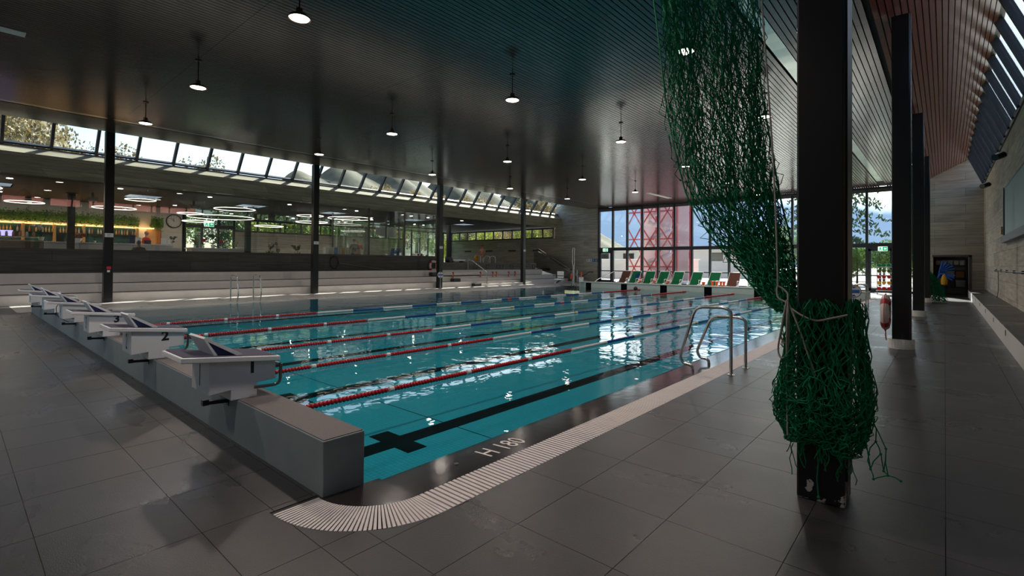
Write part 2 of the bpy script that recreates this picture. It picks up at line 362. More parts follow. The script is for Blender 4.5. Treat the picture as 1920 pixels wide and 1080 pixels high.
M['concrete_warm'] = concrete('concrete_warm', (.52, .475, .385), row=.5, width=2.2, mortar=.008)
M['step'] = mat('step_stone', (.66, .61, .57), .6, var=.1, vs=3, bump=.1)
M['wood'] = wood_mat('ceiling_board', (.070, .038, .031), .20)
M['woodr'] = wood_mat('ceiling_board_red', (.20, .068, .050), .30)
M['void'] = mat('ceiling_void', (.008, .008, .008), .9)
M['shadowline'] = mat('painted_shadow_line', (.02, .018, .017), .9)
M['black'] = mat('column_black', (.008, .008, .010), .34)
M['blackchip'] = chip_mat()
M['frame'] = mat('frame_dark', (.022, .025, .032), .38)
M['frame_grey'] = mat('frame_grey', (.09, .085, .085), .45)
M['glass'] = glass_mat('window_glass')
M['glass_cafe'] = glass_mat('partition_glass', (.95, .985, .97), 1.9)
M['white'] = mat('white_paint', (.76, .77, .79), .4)
M['whitew'] = mat('white_warm', (.72, .70, .66), .5)
M['pad'] = mat('block_pad', (.055, .05, .085), .85, bump=.2, bs=300)
M['padblue'] = mat('block_blue', (.010, .018, .085), .6)
M['ink'] = mat('ink_black', (.01, .01, .012), .5)
M['steel'] = mat('steel', (.52, .50, .48), .26, 1)
M['steel_dk'] = mat('steel_dark', (.20, .19, .185), .32, 1)
M['red'] = mat('float_red', (.42, .010, .018), .28)
M['blue'] = mat('float_blue', (.012, .045, .22), .3)
M['wfloat'] = mat('float_white', (.62, .60, .58), .35)
M['gold'] = mat('float_gold', (.55, .30, .06), .35)
M['net'] = mat('net_green', (.005, .17, .07), .75, spec=.2)
M['rope'] = mat('cord_grey', (.30, .28, .25), .8)
M['ringw'] = mat('ring_white', (.68, .62, .58), .5)
M['ringr'] = mat('ring_red', (.45, .04, .05), .5)
M['lampw'] = mat('lamp_glow', (1, 1, 1), .5, emit=(1, .86, .74), es=9)
M['ledring'] = mat('led_ring_glow', (1, 1, 1), .5, emit=(1, .86, .74), es=1.4)
M['warmled'] = mat('warm_led', (1, .8, .4), .5, emit=(1, .56, .20), es=1.5)
M['bronze'] = mat('lamp_body', (.10, .05, .035), .4, .6)
M['alu'] = mat('aluminium_strip', (.45, .52, .48), .22, 1)
M['green'] = mat('fabric_green', (.006, .22, .085), .8)
M['brown'] = mat('fabric_brown', (.16, .07, .05), .8)
M['orange'] = mat('orange_red', (.62, .09, .03), .5)
M['exitg'] = mat('exit_green', (.0, .30, .12), .4, emit=(0, .5, .2), es=.35)
M['exitw'] = mat('exit_white', (.8, .85, .8), .4, emit=(.8, 1, .9), es=.35)
M['signblue'] = mat('sign_blue', (.02, .13, .42), .4)
M['skin'] = mat('skin', (.42, .23, .16), .55)
M['hairdark'] = mat('hair_dark', (.02, .015, .012), .7)
M['hairgrey'] = mat('hair_grey', (.22, .20, .18), .7)
M['hairblond'] = mat('hair_blond', (.45, .28, .13), .7)
M['shirtred'] = mat('shirt_red', (.50, .012, .020), .8)
M['shirtblack'] = mat('shirt_black', (.012, .012, .014), .85)
M['shirtgrey'] = mat('shirt_grey', (.06, .06, .055), .85)
M['towel'] = mat('towel_white', (.62, .60, .58), .9)
M['yellow'] = mat('yellow', (.70, .36, .02), .6)
M['leaf'] = leaf_mat('leaf_green', (.07, .15, .025), (.19, .29, .06))
M['leafbar'] = leaf_mat('leaf_bar', (.13, .28, .045), (.26, .42, .10))
M['leafdk'] = leaf_mat('leaf_dark', (.025, .06, .03), (.06, .10, .05))
M['leafau'] = leaf_mat('leaf_autumn', (.14, .10, .035), (.24, .20, .10))
M['leafye'] = leaf_mat('leaf_willow', (.22, .25, .04), (.35, .38, .08))
M['bark'] = mat('bark', (.05, .035, .025), .9)
M['grass'] = mat('grass', (.09, .14, .04), .9, var=.3, vs=.6)
M['pave'] = mat('paving', (.45, .43, .40), .8, var=.1, vs=2)
M['hillm'] = mat('hill_wood', (.085, .080, .050), .95, var=.75, vs=.16)
M['mount'] = mat('mountain_blue', (.58, .68, .80), 1.0, var=.15, vs=.02)  # distance haze is put into this pale blue base colour
M['redsteel'] = mat('red_steel', (.42, .045, .055), .5)
M['redpanel'] = mat('red_panel', (.62, .46, .47), .5, var=.3, vs=.8)
M['redfac'] = mat('red_facade', (.60, .17, .14), .7, var=.08, vs=1)
M['plaster'] = mat('plaster_white', (.70, .66, .60), .7)
M['cafewall'] = mat('cafe_wall', (.60, .55, .49), .7)
M['cafeceil'] = mat('cafe_ceiling', (.022, .023, .026), .7)
M['counter'] = mat('counter_white', (.52, .51, .51), .45)
M['panelteal'] = mat('teal_panel', (.006, .055, .075), .4, var=.8, vs=2.2)
M['pine'] = mat('pine_wood', (.50, .30, .13), .6)
M['terracotta'] = mat('terracotta', (.30, .12, .06), .8)
M['orchid'] = mat('orchid_petal', (.60, .52, .50), .7)
M['screen'] = mat('screen_pale', (.38, .52, .52), .7)
M['bluefoam'] = mat('foam_blue', (.01, .10, .50), .7)
M['box_clear'] = mat('storage_box', (.35, .37, .40), .4)
M['boxdark'] = mat('box_dark', (.03, .03, .035), .6)
M['chairblue'] = mat('chair_blue', (.01, .07, .22), .6)

# ------------------------------------------------------------------ key dimensions (metres)
PX0, PX1 = -18.9, -2.95          # pool water, across
PY0, PY1 = 1.88, 26.9            # pool water, along
YG = 34.0                        # glazed end wall
ZC = 5.87                        # flat ceiling
XR = 1.47                        # right wall
COLY = [3.61 + 7.613 * k for k in range(4)]
LANES = [-4.56 - 2.5 * k for k in range(6)]
YB = -7.0                        # wall behind the camera
FLOOR_C = 1.1                    # cafe floor

def visible_key(x, y, z):        # near pieces first, those behind the lens last
    v = Vector((x, y, z - CAM_H)); f = v.dot(cd); s = v.dot(cr)
    inside = f > .3 and abs(s) < f * 1.12 and abs(v.z) < f * .66 + .4
    return v.length + (0 if inside else 1000)

# ------------------------------------------------------------------ floor with single tiles
floor = MB().box(-24.3, XR, YB, 1.58, -.3, -.005).box(-2.25, XR, 1.58, YG, -.3, -.005).box(-24.3, -19.4, 1.58, YG, -.3, -.005) \
    .box(-19.4, -2.25, 27.2, YG, -.3, -.005).build('floor', M['joint'])
struct(floor, 'pool hall floor of square dark grey stoneware tiles around the water', 'floor')
T, GAP = .61, .0036
tiles = []
def in_deck(x0, x1, y0, y1):
    out = []
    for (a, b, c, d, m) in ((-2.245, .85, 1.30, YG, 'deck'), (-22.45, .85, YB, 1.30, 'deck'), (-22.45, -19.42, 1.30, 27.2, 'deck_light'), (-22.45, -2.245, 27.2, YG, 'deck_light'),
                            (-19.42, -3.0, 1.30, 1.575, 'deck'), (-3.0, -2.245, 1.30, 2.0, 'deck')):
        p, q, r_, s__ = max(x0, a), min(x1, b), max(y0, c), min(y1, d)
        if q - p > .02 and s__ - r_ > .02: out.append((p, q, r_, s__, m))
    return out
for i in range(-38, 3):
    for j in range(-13, 56):
        x0, y0 = i * T, .325 + j * T
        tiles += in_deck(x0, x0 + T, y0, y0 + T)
tiles.sort(key=lambda t: visible_key((t[0] + t[1]) / 2, (t[2] + t[3]) / 2, 0))
full = {}
rest = {}
cnt = 0
FANC, FIN, FOUT = (-2.97, 2.0), .44, .72
def fan_cut(t):                 # corner tiles are cut to the round grating, in slim strips
    x0, x1, y0, y1, m = t; r_ = FOUT + .008
    if x1 <= -3.0 or x0 >= FANC[0] + r_ or y0 >= FANC[1] or y1 <= FANC[1] - r_: return None
    g = GAP / 2; x0, x1, y0, y1 = x0 + g, x1 - g, y0 + g, y1 - g; n = 24; mb = MB()
    ytop = lambda x: min(y1, FANC[1] - math.sqrt(max(0, r_ * r_ - (x - FANC[0]) ** 2))) if -3.0 <= x <= FANC[0] + r_ else y1
    xs_ = sorted(set([x0 + (x1 - x0) * k / n for k in range(n + 1)] + [q for q in (-3.0, FANC[0] + r_) if x0 < q < x1]))
    for a, b_ in zip(xs_[:-1], xs_[1:]):
        if b_ <= -3.0 + 1e-9: ya = yb = y1 if x1 < -3.0 else (y1 if b_ < -3.0 else y1)
        else: ya, yb = ytop(max(a, -3.0)), ytop(b_)
        if max(ya, yb) <= y0 + 1e-4: continue
        ya, yb = max(ya, y0 + 1e-4), max(yb, y0 + 1e-4)
        mb.ext_z([(a, y0), (b_, y0), (b_, yb), (a, ya)], -.0045, 0)
    return mb
for t in tiles:
    x0, x1, y0, y1, m = t; w, h = x1 - x0, y1 - y0; cx, cy = (x0 + x1) / 2, (y0 + y1) / 2
    cut = fan_cut(t)
    if cut is not None:
        if cut.v: cut.build('tile', M[m], floor)
        continue
    if cnt < 290 and visible_key(cx, cy, 0) < 900:
        key = (round(w, 2), round(h, 2), m)
        if key not in full:
            g = GAP / 2
            full[key] = MB().box(-w / 2 + g, w / 2 - g, -h / 2 + g, h / 2 - g, -.0045, 0).mesh('tile', M[m])
        inst('tile', full[key], (cx, cy, 0), floor); cnt += 1
    else:
        g = GAP / 2; rest.setdefault(m, MB()).box(x0 + g, x1 - g, y0 + g, y1 - g, -.0045, 0)
for m, b in rest.items():
    o = b.build('tile_field', M[m], floor); o['kind'] = 'stuff'

# ------------------------------------------------------------------ overflow edge, grating and trough on the right and left
edge = MB()
edge.quad((PX1, 2.0, -.03), (FANC[0] + FIN, 2.0, -.004), (FANC[0] + FIN, PY1, -.004), (PX1, PY1, -.03))
n = 14
arc = [(FANC[0] + FIN * math.cos(a), FANC[1] + FIN * math.sin(a), -.004) for a in [R(-90) + R(90) * k / n for k in range(n + 1)]]
for k in range(n): edge.add([(FANC[0], FANC[1], -.022), arc[k], arc[k + 1]], [(0, 1, 2)])
eo = edge.build('trim_1', M['edge']); struct(eo, 'dark wet sloping tile edge between water and grating', 'pool edge')
struct(MB().quad((PX0, PY0, -.03), (PX0, PY1, -.03), (-19.42, PY1, -.003), (-19.42, PY0, -.003)).build('trim_4', M['deck_light']), 'pale wet sloping tile edge on the left side of the pool', 'pool edge')
place_text('H 180', .30, M['ringw'], (-2.715, 3.0, -.0138), (0, 1, 0), (-1, 0, -.062), eo, 'depth_marking', sx=.62, sy=.9, ext=.0008)
inl = MB().lathe([(.018, 0), (.018, .004)], 12, (-2.74, 2.52, -.016)).build('drain_cap', M['steel_dk'], eo)
tr = MB().box(FANC[0] + FIN, FANC[0] + FOUT, 2.0, PY1 - .02, -.12, -.03)
n = 20
for k in range(n):
    a, b = R(-90) + R(90) * k / n, R(-90) + R(90) * (k + 1) / n
    P = lambda r_, t, z: (FANC[0] + r_ * math.cos(t), FANC[1] + r_ * math.sin(t), z)
    tr.hull([P(FIN, a, -.12), P(FOUT, a, -.12), P(FOUT, b, -.12), P(FIN, b, -.12)], [P(FIN, a, -.03), P(FOUT, a, -.03), P(FOUT, b, -.03), P(FIN, b, -.03)])
grate = thing('overflow_grating', 'pale plastic overflow grating of narrow slats curving round the pool corner', 'grating', (-2.39, 2.0, -.03))
tr.build('trough', M['trough'], grate)
pitch = .040
sm = MB().box(-(FOUT - FIN) / 2, (FOUT - FIN) / 2, -.0125, .0125, -.03, 0).mesh('slat', M['slat'])
fanm = MB().hull([(FIN, -.0058, -.03), (FOUT, -.0088, -.03), (FOUT, .0088, -.03), (FIN, .0058, -.03)], [(FIN, -.0058, 0), (FOUT, -.0088, 0), (FOUT, .0088, 0), (FIN, .0058, 0)]).mesh('slat', M['slat'])
nf = 42
for k in range(nf):
    inst('slat', fanm, (FANC[0], FANC[1], -.001), grate, rot=(0, 0, R(-90) + R(90) * (k + .5) / nf))
y = 2.0 + pitch / 2; k = 0; far = MB()
while y < PY1 - .03:
    if k < 250: inst('slat', sm, (FANC[0] + (FIN + FOUT) / 2, y, -.001), grate)
    else: far.box(FANC[0] + FIN, FANC[0] + FOUT, y - .0125, y + .0125, -.031, -.001)
    y += pitch; k += 1
far.build('slat_run', M['slat'], grate)['kind'] = 'stuff'

# ------------------------------------------------------------------ pool basin
ZB = -.50                         # depth as seen: the clear water lifts the floor
basin = MB().quad((PX0, PY0, ZB), (PX1, PY0, ZB), (PX1, PY1, ZB), (PX0, PY1, ZB))
basin.quad((PX0, PY0, ZB), (PX0, PY1, ZB), (PX0, PY1, -.03), (PX0, PY0, -.03)).quad((PX1, PY0, ZB), (PX1, PY0, -.03), (PX1, PY1, -.03), (PX1, PY1, ZB))
bo = basin.build('pool_basin', M['mosaic']); struct(bo, 'turquoise mosaic pool basin under the water', 'pool basin')
for x in LANES:
    b = MB().box(x - .125, x + .125, PY0 + .0, PY1 - 2, ZB, ZB + .004)
    b.box(x - .36, x - .125, PY0 + 1.3, PY0 + 1.55, ZB, ZB + .004).box(x + .125, x + .36, PY0 + 1.3, PY0 + 1.55, ZB, ZB + .004)
    b.box(x - .36, x - .125, PY1 - 2.25, PY1 - 2, ZB, ZB + .004).box(x + .125, x + .36, PY1 - 2.25, PY1 - 2, ZB, ZB + .004)
    b.build('lane_line', M['lane'], bo)
for y in (PY0 + 2.2, 9.5, 15.5): MB().box(PX0, PX1, y - .006, y + .006, ZB, ZB + .002).build('expansion_joint', M['lane'], bo)
wat = bmesh.new()
wv = [wat.verts.new(p) for p in ((PX0 - .3, PY0, -.02), (PX1 + .02, PY0, -.02), (PX1 + .02, PY1, -.02), (PX0 - .3, PY1, -.02))]
wat.faces.new(wv); wme = bpy.data.meshes.new('pool_water'); wat.to_mesh(wme); wat.free(); wme.materials.append(M['water'])
wob = bpy.data.objects.new('pool_water', wme); col.objects.link(wob); tag(wob, 'clear rippling turquoise water filling the swimming pool', 'water', kind='stuff')

# raised starting wall (near) and turning wall (far)
w1 = MB().box(-19.3, -2.955, 1.58, 1.876, -.52, .345).build('wall_start', M['wallpaint'], bevel=.006)
struct(w1, 'low grey painted pool wall carrying the starting blocks', 'wall')
MB().box(-19.29, -2.965, 1.588, 1.868, .340, .3505).build('cap', M['cap'], w1)
for x in LANES: MB().box(x - .125, x + .125, 1.874, 1.879, -.5, .2).build('lane_target', M['lane'], w1)
w2 = MB().box(-17.75, -2.5, 26.9, 27.2, -.52, .29).build('wall_turn', M['farface'])
struct(w2, 'low pale wall at the far end of the pool below the loungers', 'wall')
for k in range(11): MB().box(-17.78 + k * 1.39, -17.78 + (k + 1) * 1.39 - .02, 26.87, 27.24, .288, .33).build('coping_slab', M['capw'], w2)
for x in LANES[1:]: MB().box(x - .2, x + .2, 26.893, 26.9, -.5, .27).build('lane_target', M['lane'], w2)

# ------------------------------------------------------------------ ceiling
KL, RL = (-21.5, ZC), (-24.0, 6.42)            # left fold and upper edge of the left skylight
SL = (-24.64, 5.56)                            # sill of the left skylight
KR, RR, SR = (-.95, ZC), (.92, 6.90), (XR, 5.50)
th = .14
ceil = MB().ext_y([(KL[0], KL[1] + .03), (KR[0], KR[1] + .03), (KR[0], KR[1] + .03 + th), (KL[0], KL[1] + .03 + th)], YB, YG)
ceil.ext_y([(RL[0], RL[1] + .03), (KL[0], KL[1] + .03), (KL[0], KL[1] + .03 + th), (RL[0], RL[1] + .03 + th)], YB, YG)
ceil.ext_y([(KR[0], KR[1] + .03), (RR[0], RR[1] + .03), (RR[0], RR[1] + .03 + th), (KR[0], KR[1] + .03 + th)], YB, YG)
ceil = ceil.build('ceiling', M['void']); struct(ceil, 'pool hall ceiling of narrow dark glossy wooden boards', 'ceiling')
bw = .105; gp = .019
jy = [YB] + [3.54 + 3.69 * k for k in range(-2, 9)] + [YG]
jy = sorted(set(round(q, 3) for q in jy))
boards = []
STRIPS = [(-2.66, -2.40), (-19.62, -19.42)]     # metal strips let into the boards
nb = int((KR[0] - KL[0]) / bw)
for i in range(nb):
    x = KL[0] + (i + .5) * bw
    if any(a - .05 < x < b + .05 for a, b in STRIPS): continue
    for a, b in zip(jy[:-1], jy[1:]): boards.append((x, ZC + .01, a, b, 0, 'wood'))
def slope(p, q, m):
    L = math.hypot(q[0] - p[0], q[1] - p[1]); k = int(L / bw); an = math.atan2(q[1] - p[1], q[0] - p[0])
    for i in range(k):
        t = (i + .5) * bw / L
        for a, b in zip(jy[:-1], jy[1:]): boards.append((p[0] + (q[0] - p[0]) * t, p[1] + (q[1] - p[1]) * t + .012, a, b, an, m))
slope(KR, RR, 'woodr'); slope((KL[0], KL[1]), (RL[0], RL[1]), 'wood')
boards.sort(key=lambda b: visible_key(b[0], (max(b[2], .5) + b[3]) / 2, b[1]))
bmesh_cache = {}; field = {}
cnt = 0
for x, z, a, b, an, m in boards:
    L = b - a - .006
    if cnt < 290 and visible_key(x, (max(a, .5) + b) / 2, z) < 900:
        k = (round(L, 3), m)
        if k not in bmesh_cache: bmesh_cache[k] = MB().box(-(bw - gp) / 2, (bw - gp) / 2, -L / 2, L / 2, -.010, .012).mesh('board', M[m])
        inst('board', bmesh_cache[k], (x, (a + b) / 2, z), ceil, rot=(0, -an, 0)); cnt += 1
    else:
        h = (bw - gp) / 2; c1, s1 = math.cos(an), math.sin(an)
        P = lambda u, v: (x + u * c1 - v * s1, z + u * s1 + v * c1)
        q = [P(-h, -.010), P(h, -.010), P(h, .012), P(-h, .012)]
        field.setdefault(m, MB()).ext_y(q, a + .003, b - .003)
for m, b in field.items():
    o = b.build('board_field', M[m], ceil); o['kind'] = 'stuff'
def wavy_strip(x0, x1, name):
    b = MB(); n = 90
    for k in range(n):
        y0, y1 = YB + (YG - 2.2 - YB) * k / n, YB + (YG - 2.2 - YB) * (k + 1) / n
        z0, z1 = ZC + .004 * math.sin(k * 1.7), ZC + .004 * math.sin((k + 1) * 1.7)
        b.quad((x0, y0, z0), (x1, y0, z0 + .002), (x1, y1, z1 + .002), (x0, y1, z1))
    return b.build(name, M['alu'], ceil)
wavy_strip(*STRIPS[0], 'metal_strip'); wavy_strip(*STRIPS[1], 'metal_strip')
for x, y in ((-13.5, -.65), (-13.75, 30.0), (-8.4, 30.0)): MB().box(x - .14, x + .14, y - 1.6, y + 1.6, ZC - .012, ZC - .001).build('panel_light', M['whitew'], ceil)

# ------------------------------------------------------------------ walls
struct(MB().box(XR, XR + .3, YB, YG, -.3, SR[1]).build('wall_right', M['concrete_warm']), 'right wall of pale board marked concrete above the bench', 'wall')
we = MB().box(-.82, .0, YG, YG + .3, 1.98, 6.3).box(-.82, -.46, YG, YG + .3, -.3, 1.98).box(.92, XR + .3, YG, YG + .3, -.3, 5.6).box(0, .92, YG, YG + .3, 1.98, 6.3)
we.add([(-.82, YG, 6.3), (.92, YG, 6.3), (.92, YG, 6.95), (-.82, YG, 5.9), (-.82, YG + .3, 6.3), (.92, YG + .3, 6.3), (.92, YG + .3, 6.95)], [(0, 1, 2), (4, 6, 5)])
we.hull([(.92, YG, 5.6), (XR + .3, YG, 5.6), (.92, YG, 6.95)], [(.92, YG + .3, 5.6), (XR + .3, YG + .3, 5.6), (.92, YG + .3, 6.95)])
we = we.build('wall_end_right', M['concrete']); struct(we, 'concrete end wall with the storage opening beside the bench', 'wall')
fr = MB().box(.92, 1.02, YG - .03, YG + .02, 0, 2.06).box(-.5, 1.02, YG - .03, YG + .02, 1.96, 2.06).build('opening_frame', M['frame_grey'], we)
wl = MB().box(-24.9, -20.63, YG, YG + .3, -.3, 6.0)
wl.hull([(-24.9, YG, 6.0), (-20.63, YG, 6.0), (-21.5, YG, 5.96), (-24.0, YG, 6.5)], [(-24.9, YG + .3, 6.0), (-20.63, YG + .3, 6.0), (-21.5, YG + .3, 5.96), (-24.0, YG + .3, 6.5)])
wl = wl.build('wall_end_left', M['concrete']); struct(wl, 'dark concrete end wall beside the tribune and stair', 'wall')
struct(MB().box(-38.3, -20.6, YB - .3, YB, -.3, 7.2).box(-10.7, XR + .3, YB - .3, YB, -.3, 7.2).box(-20.6, -10.7, YB - .3, YB, ZC - .05, 7.2).box(-20.6, -10.7, YB - .3, YB, -.3, .1).build('wall_back', M['concrete']), 'concrete wall behind the start end of the pool', 'wall')
w8 = thing('window_8', 'tall glazing behind the start end of the pool', 'window', (-15.6, YB, .1)); w8['kind'] = 'structure'
for k in range(5): MB().box(-20.66 + 2.475 * k, -20.54 + 2.475 * k, YB - .2, YB - .05, .1, ZC - .05).build('mullion', M['frame'], w8)
for k in range(4): MB().box(-20.54 + 2.475 * k, -18.2 + 2.475 * k, YB - .13, YB - .12, .1, ZC - .05).build('pane', M['glass'], w8)
MB().box(-20.6, -10.7, YB - .2, YB - .05, 2.5, 2.7).build('transom', M['frame'], w8)

# glazed end wall
gx = [-20.63 + 1.2385 * k for k in range(17)]
w = thing('window_1', 'tall dark framed glazed end wall behind the green loungers', 'window', (-10.7, YG, 0)); w['kind'] = 'structure'
mul = MB().box(-.065, .065, -.09, .09, 0, ZC).mesh('mullion', M['frame'])
for x in gx: inst('mullion', mul, (x, YG + .05, 0), w)
for z0, z1 in ((0, .12), (2.50, 2.74), (ZC - .12, ZC)): MB().box(gx[0], gx[-1], YG - .03, YG + .13, z0, z1).build('transom', M['frame'], w)
MB().box(gx[0], gx[-1], YG + .0, YG + .1, .90, .97).build('guard_rail', M['frame'], w)
MB().box(gx[0], gx[-1], YG - .01, YG + .01, ZC - .30, ZC - .12).build('roller_blind', M['frame_grey'], w)
pu = MB().box(-.55, .55, -.006, .006, 2.74, ZC - .3).mesh('pane', M['glass']); pl = MB().box(-.55, .55, -.006, .006, .12, 2.5).mesh('pane', M['glass'])
for a, b in zip(gx[:-1], gx[1:]):
    inst('pane', pu, ((a + b) / 2, YG + .06, 0), w); inst('pane', pl, ((a + b) / 2, YG + .06, 0), w)
for k, lab in ((0, 'door_1'), (14, 'door_2')):
    a, b = gx[k], gx[k + 1]
    d = MB().box(a + .07, a + .2, YG - .02, YG + .1, .1, 2.42).box(b - .2, b - .07, YG - .02, YG + .1, .1, 2.42).box(a + .07, b - .07, YG - .02, YG + .1, 2.3, 2.5).box(a + .07, b - .07, YG - .02, YG + .1, .1, .24).build(lab, M['frame'])
    struct(d, ('framed glass door at the left end of the glazed wall' if k == 0 else 'framed glass door right of the round pool sign'), 'door')
    MB().tube([(b - .14, YG - .04, .85), (b - .14, YG - .08, .9), (b - .14, YG - .08, 1.2), (b - .14, YG - .04, 1.25)], .014, 6).build('door_handle', M['steel_dk'], d)

# skylights
def skylight(name, top, sill, label, cap_out):
    w = thing(name, label, 'window', ((top[0] + sill[0]) / 2, 14, sill[1])); w['kind'] = 'structure'
    dx, dz = top[0] - sill[0], top[1] - sill[1]; L = math.hypot(dx, dz); ux, uz = dx / L, dz / L; nx, nz = uz * cap_out, -ux * cap_out
    MB().ext_y([(sill[0] - nx * .05, sill[1] - nz * .05), (sill[0] + nx * .08, sill[1] + nz * .08), (sill[0] + nx * .08 + ux * .07, sill[1] + nz * .08 + uz * .07), (sill[0] - nx * .05 + ux * .07, sill[1] - nz * .05 + uz * .07)], YB, YG).build('sill_frame', M['frame'], w)
    MB().ext_y([(top[0] - nx * .05, top[1] - nz * .05), (top[0] + nx * .08, top[1] + nz * .08), (top[0] + nx * .08 + ux * .1, top[1] + nz * .08 + uz * .1), (top[0] - nx * .05 + ux * .1, top[1] - nz * .05 + uz * .1)], YB, YG).build('head_frame', M['frame'], w)
    y = 1.19 - 1.2685 * 6; me = None; pm = None
    while y < YG + .1:
        if me is None:
            m = MB(); h = .045
            a = [(sill[0] - nx * .10, -h, sill[1] - nz * .10), (sill[0] - nx * .10, h, sill[1] - nz * .10), (sill[0] + nx * .06, h, sill[1] + nz * .06), (sill[0] + nx * .06, -h, sill[1] + nz * .06)]
            m.hull(a, [(p[0] + dx, p[1], p[2] + dz) for p in a]); me = m.mesh('mullion', M['frame'])
            m = MB(); a = [(sill[0], .05, sill[1]), (sill[0], 1.22, sill[1]), (sill[0] + nx * .008, 1.22, sill[1] + nz * .008), (sill[0] + nx * .008, .05, sill[1] + nz * .008)]
            m.hull(a, [(p[0] + dx, p[1], p[2] + dz) for p in a]); pm = m.mesh('pane', M['glass'])
        if y > YB: inst('mullion', me, (0, y, 0), w)
        if YB < y < YG - .5: inst('pane', pm, (0, y, 0), w)
        y += 1.2685
    return w
skylight('window_2', RL, SL, 'row of slanted skylight panes along the left edge of the hall ceiling', -1)
skylight('window_3', RR, SR, 'row of steep slanted skylight panes above the right wall', 1)
# roof and upstands outside close the gaps
struct(MB().ext_y([(SL[0] + .02, SL[1] - .04), (-24.24, 5.22), (-24.80, 4.52), (-25.2, 4.52), (-25.2, 5.45)], YB, YG).build('trim_2', M['concrete_beam']), 'long folded concrete beam under the left skylight', 'beam')

# ------------------------------------------------------------------ tribune, parapet and cafe shell
TR_END = 33.0
steps = thing('tribune_steps', 'three pale stone seating steps along the left side of the pool', 'tribune', (-23.3, 14, 0)); steps['kind'] = 'structure'
MB().box(-24.3, -22.45, YB, 32.4, -.1, .30).build('step', M['step'], steps)
MB().box(-24.3, -23.05, YB, 31.6, .30, .62).build('step', M['step'], steps)
MB().box(-24.3, -23.65, YB, 30.6, .62, 1.0).build('step', M['step'], steps)
for xg, zg, ye in ((-23.047, .30, 31.5), (-23.647, .62, 30.5)): MB().box(xg, xg + .004, YB, ye, zg, zg + .022).build('painted_shadow_line', M['shadowline'], steps)  # dark strips paint the shadow line at the foot of the upper risers
for k, (y, zt) in enumerate(((22.35, .30), (21.1, .62), (19.9, 1.0))):                 # half steps of the aisle
    MB().box(-22.45 - .6 * k, -22.12 - .6 * k, y, y + 6 - 1.1 * k, zt - .32, zt - .15).build('aisle_step', M['step'], steps)
    MB().box(-22.45 - .6 * k, -22.12 - .6 * k, y - .55, y, zt - .32, zt - .12).build('aisle_block', M['boxdark'], steps)
par = MB().box(-24.75, -24.25, YB, 20.9, -.3, 1.885)
struct(MB().box(-24.75, -24.25, 20.9, 30.6, -.3, 1.50).build('wall_upper_pool', M['concrete_mid']), 'lower concrete wall with black framed openings before the upper pool', 'wall')
par = par.build('wall_parapet', M['concrete_dark']); struct(par, 'dark concrete parapet wall behind the seating steps', 'wall')
struct(MB().box(-38.3, -24.3, YB, YG, FLOOR_C - .2, FLOOR_C).build('floor_cafe', M['deck']), 'raised cafe floor behind the parapet', 'floor')
# cafe ceiling with square roof lights let in
ZCC = 4.52
holes = [(-29.6, -28.2, y, y + 1.3) for y in (.4, 5.5, 10.4, 15.3, 21.5, 26.5)]
xs = sorted({-38.3, -25.0, -29.6, -28.2}); ys = sorted({YB, YG} | {h[2] for h in holes} | {h[3] for h in holes})
cc = MB()
for a, b in zip(xs[:-1], xs[1:]):
    for c, d in zip(ys[:-1], ys[1:]):
        if (a, b) == (-29.6, -28.2) and any(abs(c - h[2]) < 1e-6 for h in holes): continue
        cc.box(a, b, c, d, ZCC, ZCC + .02)
cc = cc.build('ceiling_cafe', M['cafeceil']); struct(cc, 'dark flat ceiling over the cafe behind the parapet', 'ceiling')
for h in holes:
    MB().box(h[0], h[1], h[2] - .04, h[2], ZCC, ZCC + .5).box(h[0], h[1], h[3], h[3] + .04, ZCC, ZCC + .5).box(h[0] - .04, h[0], h[2], h[3], ZCC, ZCC + .5).box(h[1], h[1] + .04, h[2], h[3], ZCC, ZCC + .5).build('roof_light_upstand', M['white'], cc)
    MB().box(h[0], h[1], h[2], h[3], ZCC + .45, ZCC + .46).build('roof_light_pane', M['glass'], cc)
# back wall of the cafe: bar part, window part
struct(MB().box(-34.3, -34.0, YB, 9.3, FLOOR_C, ZCC).build('wall_bar', M['cafewall']), 'pale panelled cafe wall behind the bar', 'wall')
struct(MB().box(-38.3, -34.0, 9.15, 9.3, FLOOR_C, ZCC).build('wall_bar_end', M['cafewall']), 'short end wall beside the cafe entrance', 'wall')
wb = MB().box(-38.3, -38.0, 13.4, 28.0, FLOOR_C, 3.62).box(-38.3, -38.0, 13.4, YG, 4.46, ZCC + .15).box(-38.3, -38.0, YB, 9.3, FLOOR_C, ZCC)
struct(wb.build('wall_cafe', M['concrete']), 'concrete back wall of the cafe under its window row', 'wall')
def window_row(name, label, a, b, z0, z1, n, fixed, axis, frame=.05):
    w = thing(name, label, 'window', (((a + b) / 2, fixed, z0) if axis == 'x' else (fixed, (a + b) / 2, z0))); w['kind'] = 'structure'
    step = (b - a) / n
    bx = (lambda m, u0, u1, q0, q1, zz0, zz1: m.box(u0, u1, fixed + q0, fixed + q1, zz0, zz1)) if axis == 'x' else (lambda m, u0, u1, q0, q1, zz0, zz1: m.box(fixed + q0, fixed + q1, u0, u1, zz0, zz1))
    for k in range(n + 1): bx(MB(), a + k * step - frame / 2, a + k * step + frame / 2, -.06, .06, z0, z1).build('mullion', M['frame'], w)
    for z in (z0, z1 - frame): bx(MB(), a, b, -.07, .07, z, z + frame).build('rail', M['frame'], w)
    for k in range(n): bx(MB(), a + k * step + frame / 2, a + (k + 1) * step - frame / 2, -.004, .004, z0 + frame, z1 - frame).build('pane', M['glass'], w)
    return w
window_row('window_4', 'low strip of cafe windows showing willow trees outside', 13.4, 28.0, 3.58, 4.48, 9, -38.05, 'y', .1)
